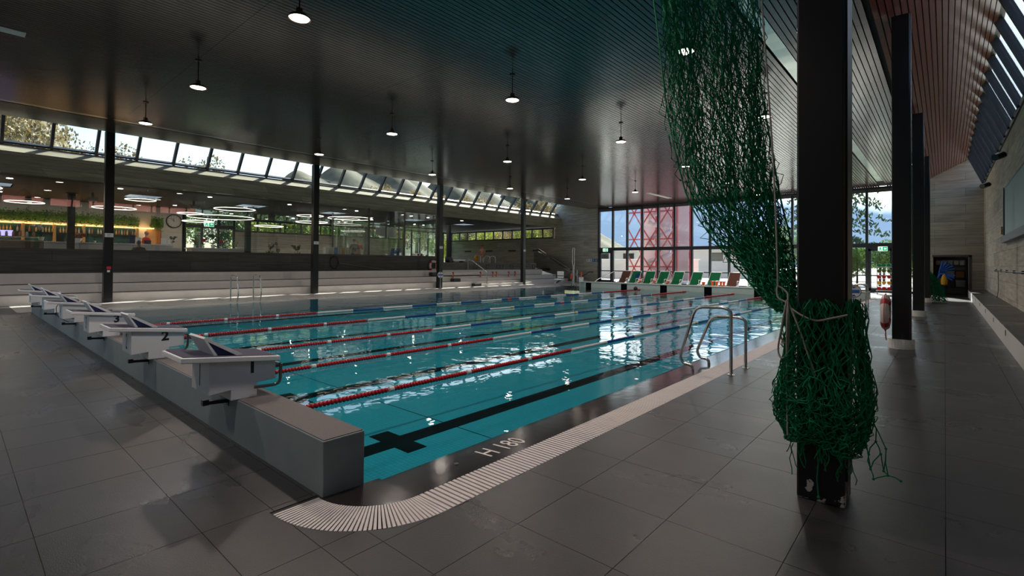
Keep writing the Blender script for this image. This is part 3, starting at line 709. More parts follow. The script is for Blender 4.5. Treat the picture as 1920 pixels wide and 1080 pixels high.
window_row('window_5', 'strip of small windows above the upper pool terrace', -38.0, -25.1, 3.62, 4.50, 11, YG + .05, 'x', .1)
w6 = window_row('window_6', 'glazed cafe entrance front with an exit sign', 9.4, 13.4, FLOOR_C, 4.48, 4, -38.05, 'y', .12)
MB().box(-38.12, -37.98, 9.4, 13.4, 3.72, 3.95).build('transom', M['frame'], w6)
window_row('window_7', 'tall glazed corner of the cafe beyond the glass box', 28.0, 33.9, FLOOR_C, 4.48, 6, -38.05, 'y', .1)
we2 = MB().box(-38.3, -24.9, YG, YG + .3, FLOOR_C - .2, 3.62).box(-38.3, -24.9, YG, YG + .3, 4.48, 5.0)
struct(we2.build('wall_terrace', M['concrete']), 'concrete wall below the strip of small terrace windows', 'wall')
# frameless glass between hall and cafe
gp_ = thing('glass_partition', 'frameless glass panes standing on the dark parapet', 'glass wall', (-24.6, 4, 1.885))
k = 0; y = YB
while y < 15.6:
    MB().box(-24.606, -24.594, y + .004, min(y + 2.06, 15.7), 1.885, 4.52).build('pane', M['glass_cafe'], gp_); y += 2.065
bx_ = thing('glass_box', 'tall greenish glass box with slim posts between cafe and terrace', 'glass box', (-26, 18, FLOOR_C))
for (x, y) in ((-24.6, 15.75), (-24.6, 18.2), (-24.6, 20.7), (-28.6, 15.75), (-28.6, 20.7)): MB().box(x - .04, x + .04, y - .04, y + .04, FLOOR_C, ZCC).build('post', M['frame_grey'], bx_)
for a, b in ((15.8, 18.15), (18.25, 20.65)): MB().box(-24.606, -24.594, a, b, 1.885, ZCC).build('pane', M['glass_cafe'], bx_)
MB().box(-28.55, -24.65, 15.744, 15.756, FLOOR_C, ZCC).build('pane', M['glass_cafe'], bx_); MB().box(-28.55, -24.65, 20.694, 20.706, FLOOR_C, ZCC).build('pane', M['glass_cafe'], bx_)
MB().box(-28.606, -28.594, 15.8, 20.65, FLOOR_C, ZCC).build('pane', M['glass_cafe'], bx_)
for z in (3.6,): MB().box(-24.63, -24.57, 15.75, 20.7, z, z + .05).build('rail', M['frame_grey'], bx_)

# bench along the right wall
bn = MB().box(.85, XR, YB, 32.6, -.05, .35).build('trim_3', M['whitew']); struct(bn, 'long white fronted concrete bench along the right wall', 'bench')
MB().box(.845, XR, YB, 32.6, .35, .362).build('bench_top', M['deck'], bn)
vm_ = MB().box(-.006, 0, -.05, .05, -.05, .05).mesh('vent', M['frame_grey'])
for k in range(11): inst('vent', vm_, (.849, 28.0 - 3.0 * k, .25), bn)

# ------------------------------------------------------------------ black columns
ORD = ['nearest', 'second', 'third', 'farthest']
for k, y in enumerate(COLY):                                   # right row
    lab = ['black steel column in the foreground wrapped in green net', 'black column with the life ring, on a white plinth', 'third black column from the camera on a white plinth', 'farthest black column of the right row, behind a green net'][k]
    t = thing('column', lab, 'column', (-.59, y + .13, 0), 'black columns of the right row')
    MB().box(-.72, -.46, y, y + .26, 0 if k == 0 else .15, 6.0).build('shaft', M['blackchip'] if k == 0 else M['black'], t, bevel=.012)
    MB().box(-.46, -.448, y + .03, y + .23, .16, 6.0).build('cover_plate', M['black'], t)
    if k:
        MB().ext_z([(-.59 + .19 * math.cos(a) * (1.0 if abs(math.cos(a)) > .5 else 1), y + .13 + .19 * math.sin(a)) for a in [2 * math.pi * q / 24 for q in range(24)]], 0, .17).build('plinth', M['whitew'], t)
for k, y in enumerate(COLY):                                   # left row
    lab = ['black column of the left row beside the sixth starting block', 'black column of the left row behind the pool ladder', 'black column of the left row with a round blue sign at its foot', 'black column of the left row nearest the concrete end wall'][k]
    t = thing('column', lab, 'column', (-22.23, y + .13, 0), 'black columns of the left row')
    MB().box(-22.36, -22.10, y, y + .26, 0, 6.02).build('shaft', M['black'], t, bevel=.012)
    pl_ = MB().box(-22.098, -22.092, y + .01, y + .25, 2.29, 2.43).build('notice_plate', M['white'], t)
    for q in range(3): MB().box(-22.0915, -22.0905, y + .08, y + .18 - .02 * q, 2.385 - .028 * q, 2.392 - .028 * q).build('notice_line', M['ink'], pl_)
    if k == 0:
        MB().box(-22.10, -22.05, y + .07, y + .19, 1.16, 1.26).build('alarm_box', M['ringr'], t); MB().box(-22.10, -22.095, y + .09, y + .17, 1.06, 1.13).build('alarm_card', M['white'], t)
    if k in (0, 3):
        for z in (5.3, 5.45): MB().box(-22.42, -22.04, y + .11, y + .15, z, z + .03).build('clamp', M['black'], t)

# ------------------------------------------------------------------ pendant lamps
def pendant(x, y, label):
    z = 5.27; t = thing('pendant_lamp', label, 'lamp', (x, y, z), 'pendant lamps in rows under the ceiling')
    MB().tube([(x, y, z + .1), (x, y, ZC)], .012, 6).build('cord', M['black'], t)
    MB().lathe([(.07, ZC - .02), (.07, ZC)], 12, (x, y, 0)).build('ceiling_rose', M['black'], t)
    MB().lathe([(.05, z + .16), (.055, z + .08), (.14, z + .05), (.175, z + .0), (.165, z - .005), (.13, z + .03), (.05, z + .06)], 20, (x, y, 0)).build('shade', M['bronze'], t, smooth=True)
    MB().lathe([(.0, z - .002), (.10, z - .004), (.145, z + .004)], 20, (x, y, 0)).build('diffuser', M['lampw'], t)
    ld = bpy.data.lights.new('lamp_light', 'AREA'); ld.shape = 'DISK'; ld.size = .28; ld.energy = LAMP_W; ld.color = (1, .88, .78); ld.spread = R(150)
    lo = bpy.data.objects.new('lamp_light', ld); col.objects.link(lo); lo.parent = t; lo.location = (0, 0, -.012)
LAMP_W = 20
LX = [-3.46, -7.57, -12.3, -16.65]; LY = [3.57, 8.62, 13.75, 18.83, 23.9, 28.9, -1.5]
RN = ['right hand row', 'second row from the right', 'third row from the right', 'left hand row']; PN = ['second', 'third', 'fourth', 'fifth', 'sixth', 'seventh', 'first']
for i, x in enumerate(LX):
    for j, y in enumerate(LY):
        if j == 5 and i != 1: continue
        pendant(x, y, 'small pendant lamp, %s from the start end in the %s' % (PN[j], RN[i]))

# ------------------------------------------------------------------ starting blocks
def block(k, x):
    lab = ['white starting block nearest the camera, marked with a one', 'second white starting block, marked with a two', 'third white starting block, marked with a three', 'fourth white starting block with a cable on its side', 'fifth white starting block, marked with a five', 'last white starting block at the far end of the low wall'][k]
    t = thing('starting_block', lab, 'starting block', (x, 1.7, .35), 'starting blocks in a row on the low wall')
    h = .21
    pr = [(1.37, .42), (1.53, .435), (1.53, .35), (1.73, .35), (1.73, .465), (1.88, .475), (1.88, .645), (1.37, .685)]
    b = MB().ext_x(pr, x - h, x + h).build('body', M['white'], t, bevel=.004)
    zt = lambda y: .748 - (y - 1.17) * .105
    MB().ext_x([(1.165, zt(1.165) - .042), (1.905, zt(1.905) - .042), (1.905, zt(1.905)), (1.165, zt(1.165))], x - .25, x + .25).build('platform', M['white'], t, bevel=.006)
    MB().ext_x([(1.185, zt(1.185)), (1.885, zt(1.885)), (1.885, zt(1.885) + .004), (1.185, zt(1.185) + .004)], x - .235, x + .225).build('grip_pad', M['pad'], t)
    a, c, d = (1.36, zt(1.36) + .13), (1.425, zt(1.42) + .004), (1.60, zt(1.6) + .004)
    wd = MB().ext_x([(1.336, a[1] + .01), (1.35, a[1] + .022), (d[0] + .02, d[1] + .012), (d[0] + .02, d[1]), (d[0] - .02, d[1]), (1.365, a[1] - .015), (c[0] + .012, c[1]), (c[0] - .012, c[1])], x - .18, x + .18)
    w_ = wd.build('foot_rest', M['white'], t)
    MB().ext_x([(1.372, a[1] - .022), (c[0] + .014, c[1] + .006), (d[0] - .03, d[1] + .006)], x - .172, x + .172).build('side_panel', M['padblue'], w_)
    for s in (-1, 1):
        MB().tube(fillet([(x + s * .235, 1.70, .435), (x + s * .235, 1.91, .425), (x + s * .235, 1.915, .60)], .06), .014, 8).build('hand_grip', M['steel_dk'], t, smooth=True)
    MB().tube([(x - .235, 1.905, .6), (x + .235, 1.905, .6)], .013, 8).build('grip_bar', M['steel_dk'], t, smooth=True)
    n = str(k + 1)
    if k != 3: place_text(n, .15, M['ink'], (x + h + .0012, 1.69, .60), (0, 1, 0), (0, 0, 1), t, 'number', ext=.001, bold=.035)
    place_text(n, .26, M['ink'], (x - .01, 1.3688, .545), (1, 0, 0), (0, 0, 1), t, 'number', sx=.5, ext=.001)
    if k == 3: MB().tube(curve_pts([(x - .14, 1.365, .68), (x - .19, 1.33, .6), (x - .17, 1.36, .44), (x - .15, 1.5, .33)]), .006, 6).build('cable', M['ink'], t)
    # hook on the wall below
    r = thing('rope_hook', 'black steel rope hook on the low wall below the %s starting block' % ['nearest', 'second', 'third', 'fourth', 'fifth', 'last'][k], 'hook', (x, 1.58, .3), 'rope hooks below the starting blocks')
    MB().box(x - .02, x + .02, 1.574, 1.58, .265, .345).build('plate', M['black'], r)
    MB().bar((x, 1.575, .305), (x, 1.40, .318), .03, .028).build('arm', M['black'], r)
    MB().box(x - .022, x + .022, 1.385, 1.43, .30, .345).build('jaw', M['black'], r)
for k, x in enumerate(LANES): block(k, x)

# ------------------------------------------------------------------ lane ropes
prof = [(.006, -.020), (.024, -.018), (.030, -.010), (.030, .004), (.022, .012), (.018, .020)]
disc_r = MB().lathe(prof, 12, axis='y').mesh('float_disc', M['red'], True)
mark = MB().lathe([(.008, -.035), (.033, -.03), (.033, .03), (.008, .035)], 12, axis='y').mesh('marker_float', M['wfloat'], True)
ends = [(-4.88, -4.55), (-6.74, -6.30), (-8.60, -8.08), (-11.16, -10.6), (-13.72, -13.3)]
NAMES = ['nearest lane rope with large red discs', 'second lane rope from the camera', 'third lane rope from the camera', 'fourth lane rope from the camera', 'farthest lane rope of red, white and blue floats']
for k, (xa, xb) in enumerate(ends):
    t = thing('lane_rope', NAMES[k], 'lane rope', (xa, PY0 + .1, .0), 'lane ropes across the pool')
    px = lambda y: xa + (xb - xa) * (y - PY0) / (PY1 - PY0)
    an = -math.atan2(xb - xa, PY1 - PY0)
    zf = .004
    MB().tube([(px(PY0 + .0), PY0, zf), (px(PY1), PY1, zf)], .005, 6).build('cable', M['rope'], t)
    y = PY0 + .25; nn = 0; rest_r = MB()
    while y < 7.05:
        near_m = any(abs(y - m_) < .045 for m_ in (2.28, 3.43, 4.66, 5.93))
        if not near_m:
            if k < 2 and nn < 110: inst('float_disc', disc_r, (px(y), y, zf), t, rot=(0, 0, an)); nn += 1
            else: rest_r.lathe(prof, 8, (px(y), y, zf), 'y')
        y += .044
    if rest_r.v: rest_r.build('red_floats', M['red'], t, smooth=True)['kind'] = 'stuff'
    for m_ in (2.28, 3.43, 4.66, 5.93): inst('marker_float', mark, (px(m_), m_, zf), t, rot=(0, 0, an))
    cols = ['wfloat', 'blue']; y = 7.07; q = 0
    while y < 22.4:
        L = 1.10; b = MB(); u = y
        while u < y + L - .04:
            b.lathe([(.012, u), (.027, u + .004), (.027, u + .024), (.012, u + .03)], 8, (px(u), 0, zf), 'y'); u += .034
        b.build('white_floats' if q % 2 == 0 else 'blue_floats', M[cols[q % 2]], t, smooth=True)['kind'] = 'stuff'
        MB().lathe([(.01, -.02), (.031, -.016), (.031, .016), (.01, .02)], 10, (px(y + L), y + L, zf), 'y').build('collar', M['wfloat'], t)
        if q == 4: MB().lathe([(.01, -.05), (.031, -.045), (.031, .045), (.01, .05)], 10, (px(y + 1.0), y + 1.0, zf), 'y').build('gold_float', M['gold'], t)
        if q == 7: MB().lathe([(.01, -.12), (.031, -.11), (.031, .11), (.01, .12)], 10, (px(y + .5), y + .5, zf), 'y').build('red_marker', M['red'], t)
        y += L; q += 1
    b = MB(); u = y + .02
    while u < PY1 - .9: b.lathe(prof, 8, (px(u), u, zf), 'y'); u += .044
    b.build('red_floats', M['red'], t, smooth=True)['kind'] = 'stuff'
    MB().lathe([(.01, -.25), (.045, -.2), (.05, .1), (.02, .25)], 12, (px(PY1 - .6), PY1 - .6, zf), 'y').build('end_float', M['red'], t, smooth=True)

# ------------------------------------------------------------------ ladders and hand rails
def rail_pair(name, label, pts_list, r=.02, mat_='steel', flange=True, group=None):
    p0 = pts_list[0][0]; t = thing(name, label, 'pool ladder', (p0[0], p0[1], 0), group)
    for pts in pts_list:
        MB().tube(fillet(pts, .12, 6), r, 12).build('rail', M[mat_], t, smooth=True)
        if flange: MB().lathe([(.05, 0), (.05, .006), (.03, .012)], 14, (pts[0][0], pts[0][1], 0)).build('flange', M[mat_], t, smooth=True)
    return t
shape = lambda y, x0, s, h: [(x0, y, 0), (x0, y, .86 * h), (x0 - .10 * s, y, .90 * h), (x0 - .48 * s, y, .885 * h), (x0 - .70 * s, y, .16), (x0 - .66 * s, y, .07), (x0 - .52 * s, y, .055), (x0 - .52 * s, y, -.05)]
rail_pair('pool_ladder', 'pair of bent steel ladder rails on the right pool edge near the net', [shape(6.96, -2.165, 1, 1.0), shape(7.57, -2.155, 1, .80)], .021)
rail_pair('pool_ladder', 'pair of steel ladder rails on the right edge beside the round sign', [shape(19.9, -1.95, 1, .95), shape(20.5, -1.95, 1, .95)], .021)
lsh = lambda y: [(-19.95, y, 0), (-19.95, y, .95), (-19.35, y, .95), (-19.2, y, .3), (-19.3, y, .05), (-19.3, y, -.1)]
rail_pair('pool_ladder', 'pair of slim steel ladder rails on the left pool edge', [lsh(6.95), lsh(7.75)], .022)
# handrails at upper pool
t = thing('hand_rail', 'two white arched hand rails at the upper pool', 'hand rail', (-26.5, 28, FLOOR_C))
for y in (27.7, 28.3): MB().tube(fillet([(-26.5, y, FLOOR_C), (-26.5, y, 2.0), (-27.1, y, 2.02), (-27.4, y, FLOOR_C)], .25, 6), .03, 8).build('rail', M['white'], t, smooth=True)
# stair rail on the tribune
t = thing('hand_rail', 'sloping steel hand rail over the tribune aisle steps', 'hand rail', (-22.4, 23.13, 0))
MB().tube(fillet([(-22.4, 23.13, 0), (-22.4, 23.13, .88), (-24.0, 23.3, 1.66), (-24.2, 23.0, 1.66)], .08), .022, 8).build('rail', M['steel'], t, smooth=True)
MB().tube([(-24.15, 23.1, 1.0), (-24.15, 23.1, 1.63)], .03, 8).build('post', M['steel'], t, smooth=True)
# stair along the end wall
st = MB().hull([(-26.0, 32.5, FLOOR_C), (-21.7, 32.5, 0), (-21.7, 32.5, .45), (-22.3, 32.5, .72), (-25.5, 32.5, 2.42), (-26.0, 32.5, 2.42)], [(-26.0, 32.7, FLOOR_C), (-21.7, 32.7, 0), (-21.7, 32.7, .45), (-22.3, 32.7, .72), (-25.5, 32.7, 2.42), (-26.0, 32.7, 2.42)])
st = st.build('wall_stair', M['concrete_mid']); struct(st, 'sloping concrete stair parapet in front of the end wall', 'wall')
for k in range(6): MB().box(-22.0 - .35 * k, -21.65 - .35 * k, 32.7, 34.0, 0, .18 * (k + 1)).build('stair_step', M['step'], st)
t = thing('stair_rail', 'steel rails running up the sloping stair parapet', 'hand rail', (-21.7, 32.6, 0))
MB().tube(fillet([(-21.62, 32.45, 0), (-21.62, 32.45, 1.02), (-22.3, 32.45, 1.02), (-25.45, 32.45, 2.68), (-25.9, 32.45, 2.68)], .1), .022, 8).build('rail', M['steel'], t, smooth=True)
MB().tube(fillet([(-22.3, 32.46, .78), (-25.5, 32.46, 2.47)], .1), .022, 8).build('rail', M['steel'], t, smooth=True)
t = thing('wall_hand_rail', 'short black hand rail on the end wall by the glazed door', 'hand rail', (-21.5, 33.9, .4))
MB().tube(fillet([(-22.1, 33.9, .45), (-21.4, 33.9, .84), (-21.05, 33.9, .84)], .05), .022, 8).build('rail', M['black'], t, smooth=True); MB().tube([(-21.2, 34.0, .74), (-21.2, 33.9, .82)], .015, 6).build('bracket', M['black'], t)
# low metal rail behind the far wall, left of loungers
t = thing('hand_rail', 'low steel hand rail behind the far pool wall beside the first lounger', 'hand rail', (-16.7, 29, 0))
MB().tube(fillet([(-18.9, 30.4, 0), (-18.6, 30.4, .35), (-16.75, 29.6, .98), (-16.7, 29.6, 0)], .08), .02, 8).build('rail', M['steel'], t, smooth=True)

# ------------------------------------------------------------------ life rings, round signs, landing net
def life_ring(c, axis, label, Rm=.25, r=.062):
    t = thing('life_ring', label, 'life ring', c)
    MB().torus(c, Rm, r, 32, 12, axis).build('ring', M['ringw'], t, smooth=True)
    for a in (45, 135, 225, 315): MB().torus(c, Rm, r + .004, 6, 12, axis, R(a - 11), R(a + 11)).build('band', M['ringr'], t, smooth=True)
    pts = []
    for q in range(24):
        a = 2 * math.pi * q / 24; rr = Rm + r + .02 + .015 * abs(math.sin(2 * a)); u, v = rr * math.cos(a), rr * math.sin(a)
        pts.append((c[0], c[1] + u, c[2] + v) if axis == 'x' else (c[0] + u, c[1], c[2] + v))
    MB().tube(pts, .007, 6, closed=True).build('grab_line', M['ringr'], t, smooth=True)
    return t
t = life_ring((-.80, 11.1, .65), 'x', 'white life ring with red line hung on the black column')
MB().tube(curve_pts([(-.8, 11.1, .34), (-.8, 11.06, .24), (-.79, 11.1, .16), (-.8, 11.14, .24), (-.8, 11.1, .34)], 4), .008, 6).build('cord_tail', M['ringr'], t)
life_ring((-24.17, 20.12, 1.28), 'x', 'white and brown life ring on the dark parapet wall', .27, .075)
def round_sign(c, post_z, label, d, rr):
    t = thing('round_sign', label, 'sign', (c[0], c[1], post_z)); dx, dy = d
    def disc(r, off, th, m, nm, par):
        n = Vector((dx, dy, 0)); s = Vector((-dy, dx, 0)); b = MB(); bot, top = [], []
        for q in range(28):
            a = 2 * math.pi * q / 28; p = Vector(c) + s * r * math.cos(a) + Vector((0, 0, r * math.sin(a))) + n * off; bot.append(p); top.append(p + n * th)
        return b.hull(bot, top).build(nm, m, par)
    o = disc(rr, 0, .02, M['frame_grey'], 'rim', t); disc(rr * .9, .02, .003, M['ringw'], 'face', t)
    n = Vector((dx, dy, 0)); s = Vector((-dy, dx, 0)); p = Vector(c) + n * .025
    q = [p + s * u + Vector((0, 0, v)) for u, v in ((-.75 * rr, -.25 * rr), (.75 * rr, -.25 * rr), (.75 * rr, .25 * rr), (-.75 * rr, .25 * rr))]
    MB().hull(q, [w_ + n * .003 for w_ in q]).build('blue_bar', M['signblue'], t)
    for sg in (1, -1):
        q = [p + s * u + Vector((0, 0, v * sg)) for u, v in ((-.3 * rr, .78 * rr), (.3 * rr, .78 * rr), (0, .42 * rr))]
        MB().hull(q, [w_ + n * .003 for w_ in q]).build('blue_wedge', M['signblue'], t)
    MB().tube([(c[0], c[1], post_z), (c[0], c[1], c[2] - rr * .9)], .012, 8).build('post', M['steel'], t)
    MB().lathe([(.11, 0), (.11, .02), (.02, .035)], 16, (c[0], c[1], post_z)).build('foot', M['steel_dk'], t)
round_sign((-1.87, 16.3, .78), 0, 'round white and blue sign on a post by the right ladder', (.2, -.98), .175)
round_sign((-21.88, 18.75, .77), 0, 'round white and blue sign on a post before the left column', (.85, -.5), .19)
t = thing('landing_net', 'long handled landing net leaning on the dark parapet', 'landing net', (-24.2, 13.5, 1.2))
MB().tube([(-24.2 , 13.44 + .24 * math.cos(a), 1.45 + .33 * math.sin(a)) for a in [2 * math.pi * q / 24 for q in range(24)]], .018, 6, closed=True).build('hoop', M['black'], t)
nb_ = MB()
for q in range(-3, 4):
    w_ = .23 * math.sqrt(max(0, 1 - (q / 4) ** 2)); nb_.tube([(-24.2, 13.44 + q * .058, 1.45 - 1.35 * w_), (-24.2, 13.44 + q * .058, 1.45 + 1.35 * w_)], .004, 4)
nb_.build('mesh', M['black'], t)
MB().tube([(-24.19, 13.66, 1.42), (-24.1, 16.87, 1.02)], .013, 8).build('handle', M['steel'], t)

# ------------------------------------------------------------------ red ropes and markers on the tribune steps, pool lift
def red_strap(x, y, z, n):
    t = thing('safety_strap', 'orange red safety strap hanging on the steps, %s from the aisle' % n, 'strap', (x, y, z), 'orange straps hanging over the tribune steps')
    b = MB().tube(curve_pts([(x, y, z), (x + .05, y + .03, z - .1), (x + .03, y - .03, z - .22), (x + .05, y + .02, z - .32)], 4), [.04, .045, .04, .05, .04, .03, .05, .04, .03, .035, .05, .04, .02], 6)
    b.build('strap', M['orange'], t); MB().box(x - .02, x + .07, y - .03, y + .03, z - .02, z + .03).build('clip', M['boxdark'], t)
for (y, n) in ((20.7, 'nearest one left'), (23.1, 'first right'), (24.28, 'second right'), (24.64, 'third right'), (25.9, 'fourth right'), (26.57, 'fifth right')): red_strap(-23.0, y, .86, n)
t = thing('pool_lift', 'white pool lift seat beside its tall steel mast', 'pool lift', (-17.9, 26.3, 0))
MB().tube([(-17.95, 26.5, 0), (-17.95, 26.5, 1.4)], .07, 10).build('mast_base', M['steel'], t, smooth=True)
MB().tube(fillet([(-18.02, 26.5, 1.3), (-18.02, 26.5, 2.5), (-17.88, 26.5, 2.5), (-17.88, 26.5, 1.3)], .07), .022, 8).build('mast', M['steel'], t, smooth=True)
MB().ball((-17.95, 26.45, .06), .12, n=12, m=8).build('foot_joint', M['steel_dk'], t, smooth=True)
MB().box(-18.7, -18.2, 25.75, 25.82, .55, .98).build('seat_back', M['white'], t, bevel=.03); MB().box(-18.7, -18.2, 25.4, 25.82, .42, .5).build('seat', M['white'], t, bevel=.03)
MB().tube(fillet([(-18.75, 25.4, .7), (-18.75, 25.75, .7), (-18.15, 25.75, .7), (-18.15, 25.4, .7)], .05), .02, 8).build('arm_rest', M['boxdark'], t)
MB().bar((-18.3, 25.8, .3), (-17.95, 26.5, .3), .05, .08).build('swing_arm', M['steel'], t)
MB().hull([(-18.55, 25.3, .2), (-18.35, 25.3, .2), (-18.35, 25.3, .24), (-18.55, 25.3, .24)], [(-18.55, 25.8, .4), (-18.35, 25.8, .4), (-18.35, 25.8, .44), (-18.55, 25.8, .44)]).build('foot_plate', M['steel'], t)
MB().box(-17.6, -17.3, 26.62, 26.66, .33, .62).build('control_card', M['white'], t); MB().tube([(-17.45, 26.64, .6), (-17.43, 26.64, .95)], .05, 8).build('strap', M['orange'], t); MB().tube([(-18.05, 26.4, .5), (-18.0, 26.4, .85)], .06, 8).build('strap', M['orange'], t)

# ------------------------------------------------------------------ deck loungers
def lounger(x, y, label, m, rz=0, towel=None):
    t = thing('deck_lounger', label, 'deck chair', (x, y, 0), 'deck chairs along the glazed wall', rz)
    s = .33; L = lambda b, n, mm: b.build(n, M[mm], t, world=False, smooth=True)
    for q in (-s, s):
        L(MB().tube([(q, -.55, .22), (q, -.1, .28), (q, .42, 1.0)], .02, 6), 'side_rail', 'white')
        L(MB().tube([(q, -.5, .02), (q, .2, .62)], .018, 6), 'leg', 'white'); L(MB().tube([(q, .35, .02), (q, -.3, .26)], .018, 6), 'leg', 'white')
        L(MB().tube(fillet([(q, -.35, .22), (q, -.35, .5), (q, .12, .5)], .05), .016, 6), 'arm_rest', 'white')
    L(MB().tube([(-s, .42, 1.0), (s, .42, 1.0)], .018, 6), 'head_bar', 'white'); L(MB().tube([(-s, .35, .03), (s, .35, .03)], .016, 6), 'cross_bar', 'white')
    f = MB(); n = 8; pr = [(-.55, .23), (-.3, .20), (-.1, .26), (.1, .50), (.26, .73), (.42, 1.0)]
    for a, b in zip(pr[:-1], pr[1:]): f.hull([(-s, a[0], a[1]), (s, a[0], a[1]), (s, b[0], b[1]), (-s, b[0], b[1])], [(-s, a[0] + .008, a[1] - .008), (s, a[0] + .008, a[1] - .008), (s, b[0] + .008, b[1] - .008), (-s, b[0] + .008, b[1] - .008)])
    f.build('sling', M[m], t, world=False)
    if towel: MB().hull([(0, .1, .53), (s + .02, .1, .53), (s + .02, .30, .84), (0, .30, .84)], [(0, .12, .51), (s + .02, .12, .51), (s + .02, .32, .82), (0, .32, .82)]).build('towel', M[towel], t, world=False)
LG = [(-16.7, 'brown', 'brown deck chair folded back at the left end of the row'), (-15.95, 'green', 'green deck chair with a blue towel over its back'), (-14.9, 'green', 'second plain green deck chair from the left'), (-13.95, 'green', 'third plain green deck chair from the left'),
      (-12.95, 'green', 'fourth plain green deck chair from the left'), (-11.75, 'green', 'fifth plain green deck chair from the left'), (-10.65, 'green', 'sixth green deck chair, beside the orange stools'), (-9.5, 'brown', 'red brown deck chair partly behind the hanging net'), (-8.2, 'green', 'green deck chair behind the hanging net'), (-7.1, 'green', 'last green deck chair hidden mostly by the net')]
for k, (x, m, lab) in enumerate(LG): lounger(x, 30.9, lab, m, R(random.uniform(-4, 4)), 'chairblue' if k == 1 else None)
def stool(x, y, lab, h=.42, r=.13):
    t = thing('side_stool', lab, 'side table', (x, y, 0), 'orange stools among the deck chairs')
    MB().lathe([(r, 0), (r * .75, .03), (r * .6, h * .5), (r * .8, h - .03)], 14, (x, y, 0)).build('stem', M['orange'], t, smooth=True); MB().lathe([(r * 1.15, h - .03), (r * 1.15, h)], 14, (x, y, 0)).build('top', M['orange'], t)
for x, lab in ((-15.35, 'small orange stool right of the blue towel chair'), (-14.35, 'small orange stool between second and third green chairs'), (-13.4, 'small orange stool between third and fourth green chairs'), (-11.15, 'small orange stool right of the fifth green chair')): stool(x, 30.6, lab)
for k, x in enumerate((-10.45, -10.2, -9.95, -9.78)): stool(x, 30.1, ['leftmost of four tall orange stools by the brown chair', 'second of four tall orange stools by the brown chair', 'third of four tall orange stools by the brown chair', 'rightmost of four tall orange stools by the brown chair'][k], .5, .1)

# ------------------------------------------------------------------ signs
def exit_sign(c, right, up, lab, w=.42, h=.25):
    t = thing('exit_sign', lab, 'exit sign', c); r_ = Vector(right); u_ = Vector(up); n = r_.cross(u_); C = Vector(c)
    def pl(poly, m, nm, o0, o1):
        q = [C + r_ * a + u_ * b + n * o0 for a, b in poly]; MB().hull(q, [p + n * (o1 - o0) for p in q]).build(nm, m, t)
    pl([(-w / 2, -h / 2), (w / 2, -h / 2), (w / 2, h / 2), (-w / 2, h / 2)], M['exitw'], 'case', 0, .05)
    pl([(0, -h * .42), (w * .47, -h * .42), (w * .47, h * .42), (0, h * .42)], M['exitg'], 'green_field', .05, .053)
    pl([(w * .12, 0), (w * .24, -h * .3), (w * .24, -h * .12), (w * .4, -h * .12), (w * .4, h * .12), (w * .24, h * .12), (w * .24, h * .3)], M['exitw'], 'arrow', .053, .055)
    pl([(-w * .44, -h * .38), (-w * .34, -h * .38), (-w * .26, -h * .05), (-w * .18, -h * .38), (-w * .1, -h * .38), (-w * .2, h * .15), (-w * .12, h * .2), (-w * .28, h * .34), (-w * .42, h * .1), (-w * .3, h * .1)], M['exitg'], 'running_figure', .05, .053)
exit_sign((-20.0, 33.968, 2.56), (1, 0, 0), (0, 0, 1), 'green exit sign over the left glazed door')
exit_sign((-2.57, 33.968, 2.42), (1, 0, 0), (0, 0, 1), 'green exit sign over the right glazed door')
exit_sign((-37.985, 11.8, 4.0), (0, 1, 0), (0, 0, 1), 'green exit sign in the cafe entrance', .6, .35)
t = thing('pictogram_sign', 'row of four pictogram squares on the concrete end wall', 'sign', (-21.25, 33.99, 1.74))
for k, m in enumerate(('white', 'white', 'signblue', 'signblue')):
    x = -21.75 + .26 * k; p = MB().box(x, x + .24, 33.98, 33.995, 1.62, 1.86).build('pictogram', M[m], t); mm = M['ink'] if m == 'white' else M['white']
    MB().box(x + .10, x + .14, 33.975, 33.98, 1.66, 1.77).build('figure_body', mm, p); MB().lathe([(.025, 33.975), (.025, 33.98)], 10, (x + .12, 0, 1.81), 'y').build('figure_head', mm, p)
    if k % 2: MB().box(x + .04, x + .2, 33.975, 33.98, 1.67, 1.69).build('figure_bar', mm, p)

# ------------------------------------------------------------------ right wall fittings
t = thing('projection_screen', 'pale green wall screen in a dark frame on the right wall', 'screen', (1.4, 17.5, 2.3))
MB().box(1.41, 1.45, 12.5, 21.7, 2.42, 3.9).build('screen_face', M['screen'], t)
MB().box(1.38, XR - .001, 21.7, 21.95, 2.3, 3.95).build('frame_side', M['black'], t); MB().box(1.33, XR - .001, 12.5, 21.95, 2.22, 2.42).build('frame_ledge', M['frame_grey'], t); MB().box(1.40, XR - .001, 12.5, 21.7, 3.9, 3.95).build('frame_top', M['black'], t)
MB().tube([(1.36, 21.98, 2.5), (1.36, 21.98, 2.75)], .02, 6).build('fixing', M['pine'], t)
for c, lab in (((1.33, 21.75, 4.96), 'black wall speaker high above the screen'), ((1.33, 28.75, 4.9), 'black wall speaker in the far right corner')):
    t = thing('wall_speaker', lab, 'speaker', c, 'black wall speakers')
    MB().tube([(c[0] - .14, c[1] - .12, c[2] - .05), (c[0] + .06, c[1] + .1, c[2] + .05)], .105, 14).build('cabinet', M['black'], t, smooth=True); MB().bar((c[0] + .05, c[1] + .05, c[2]), (XR - .002, c[1] + .05, c[2]), .04, .04).build('bracket', M['black'], t)
t = thing('wall_pipe', 'thin black pipe with clips along the right wall', 'pipe', (1.44, 20, 1.33))
MB().tube(fillet([(1.43, 26.3, 1.30), (1.43, 26.3, 1.34), (1.43, 12, 1.34)], .02), .014, 6).build('pipe', M['black'], t)
for k in range(7): MB().box(1.42, XR - .001, 25.8 - 2.1 * k, 25.86 - 2.1 * k, 1.30, 1.38).build('clip', M['black'], t)
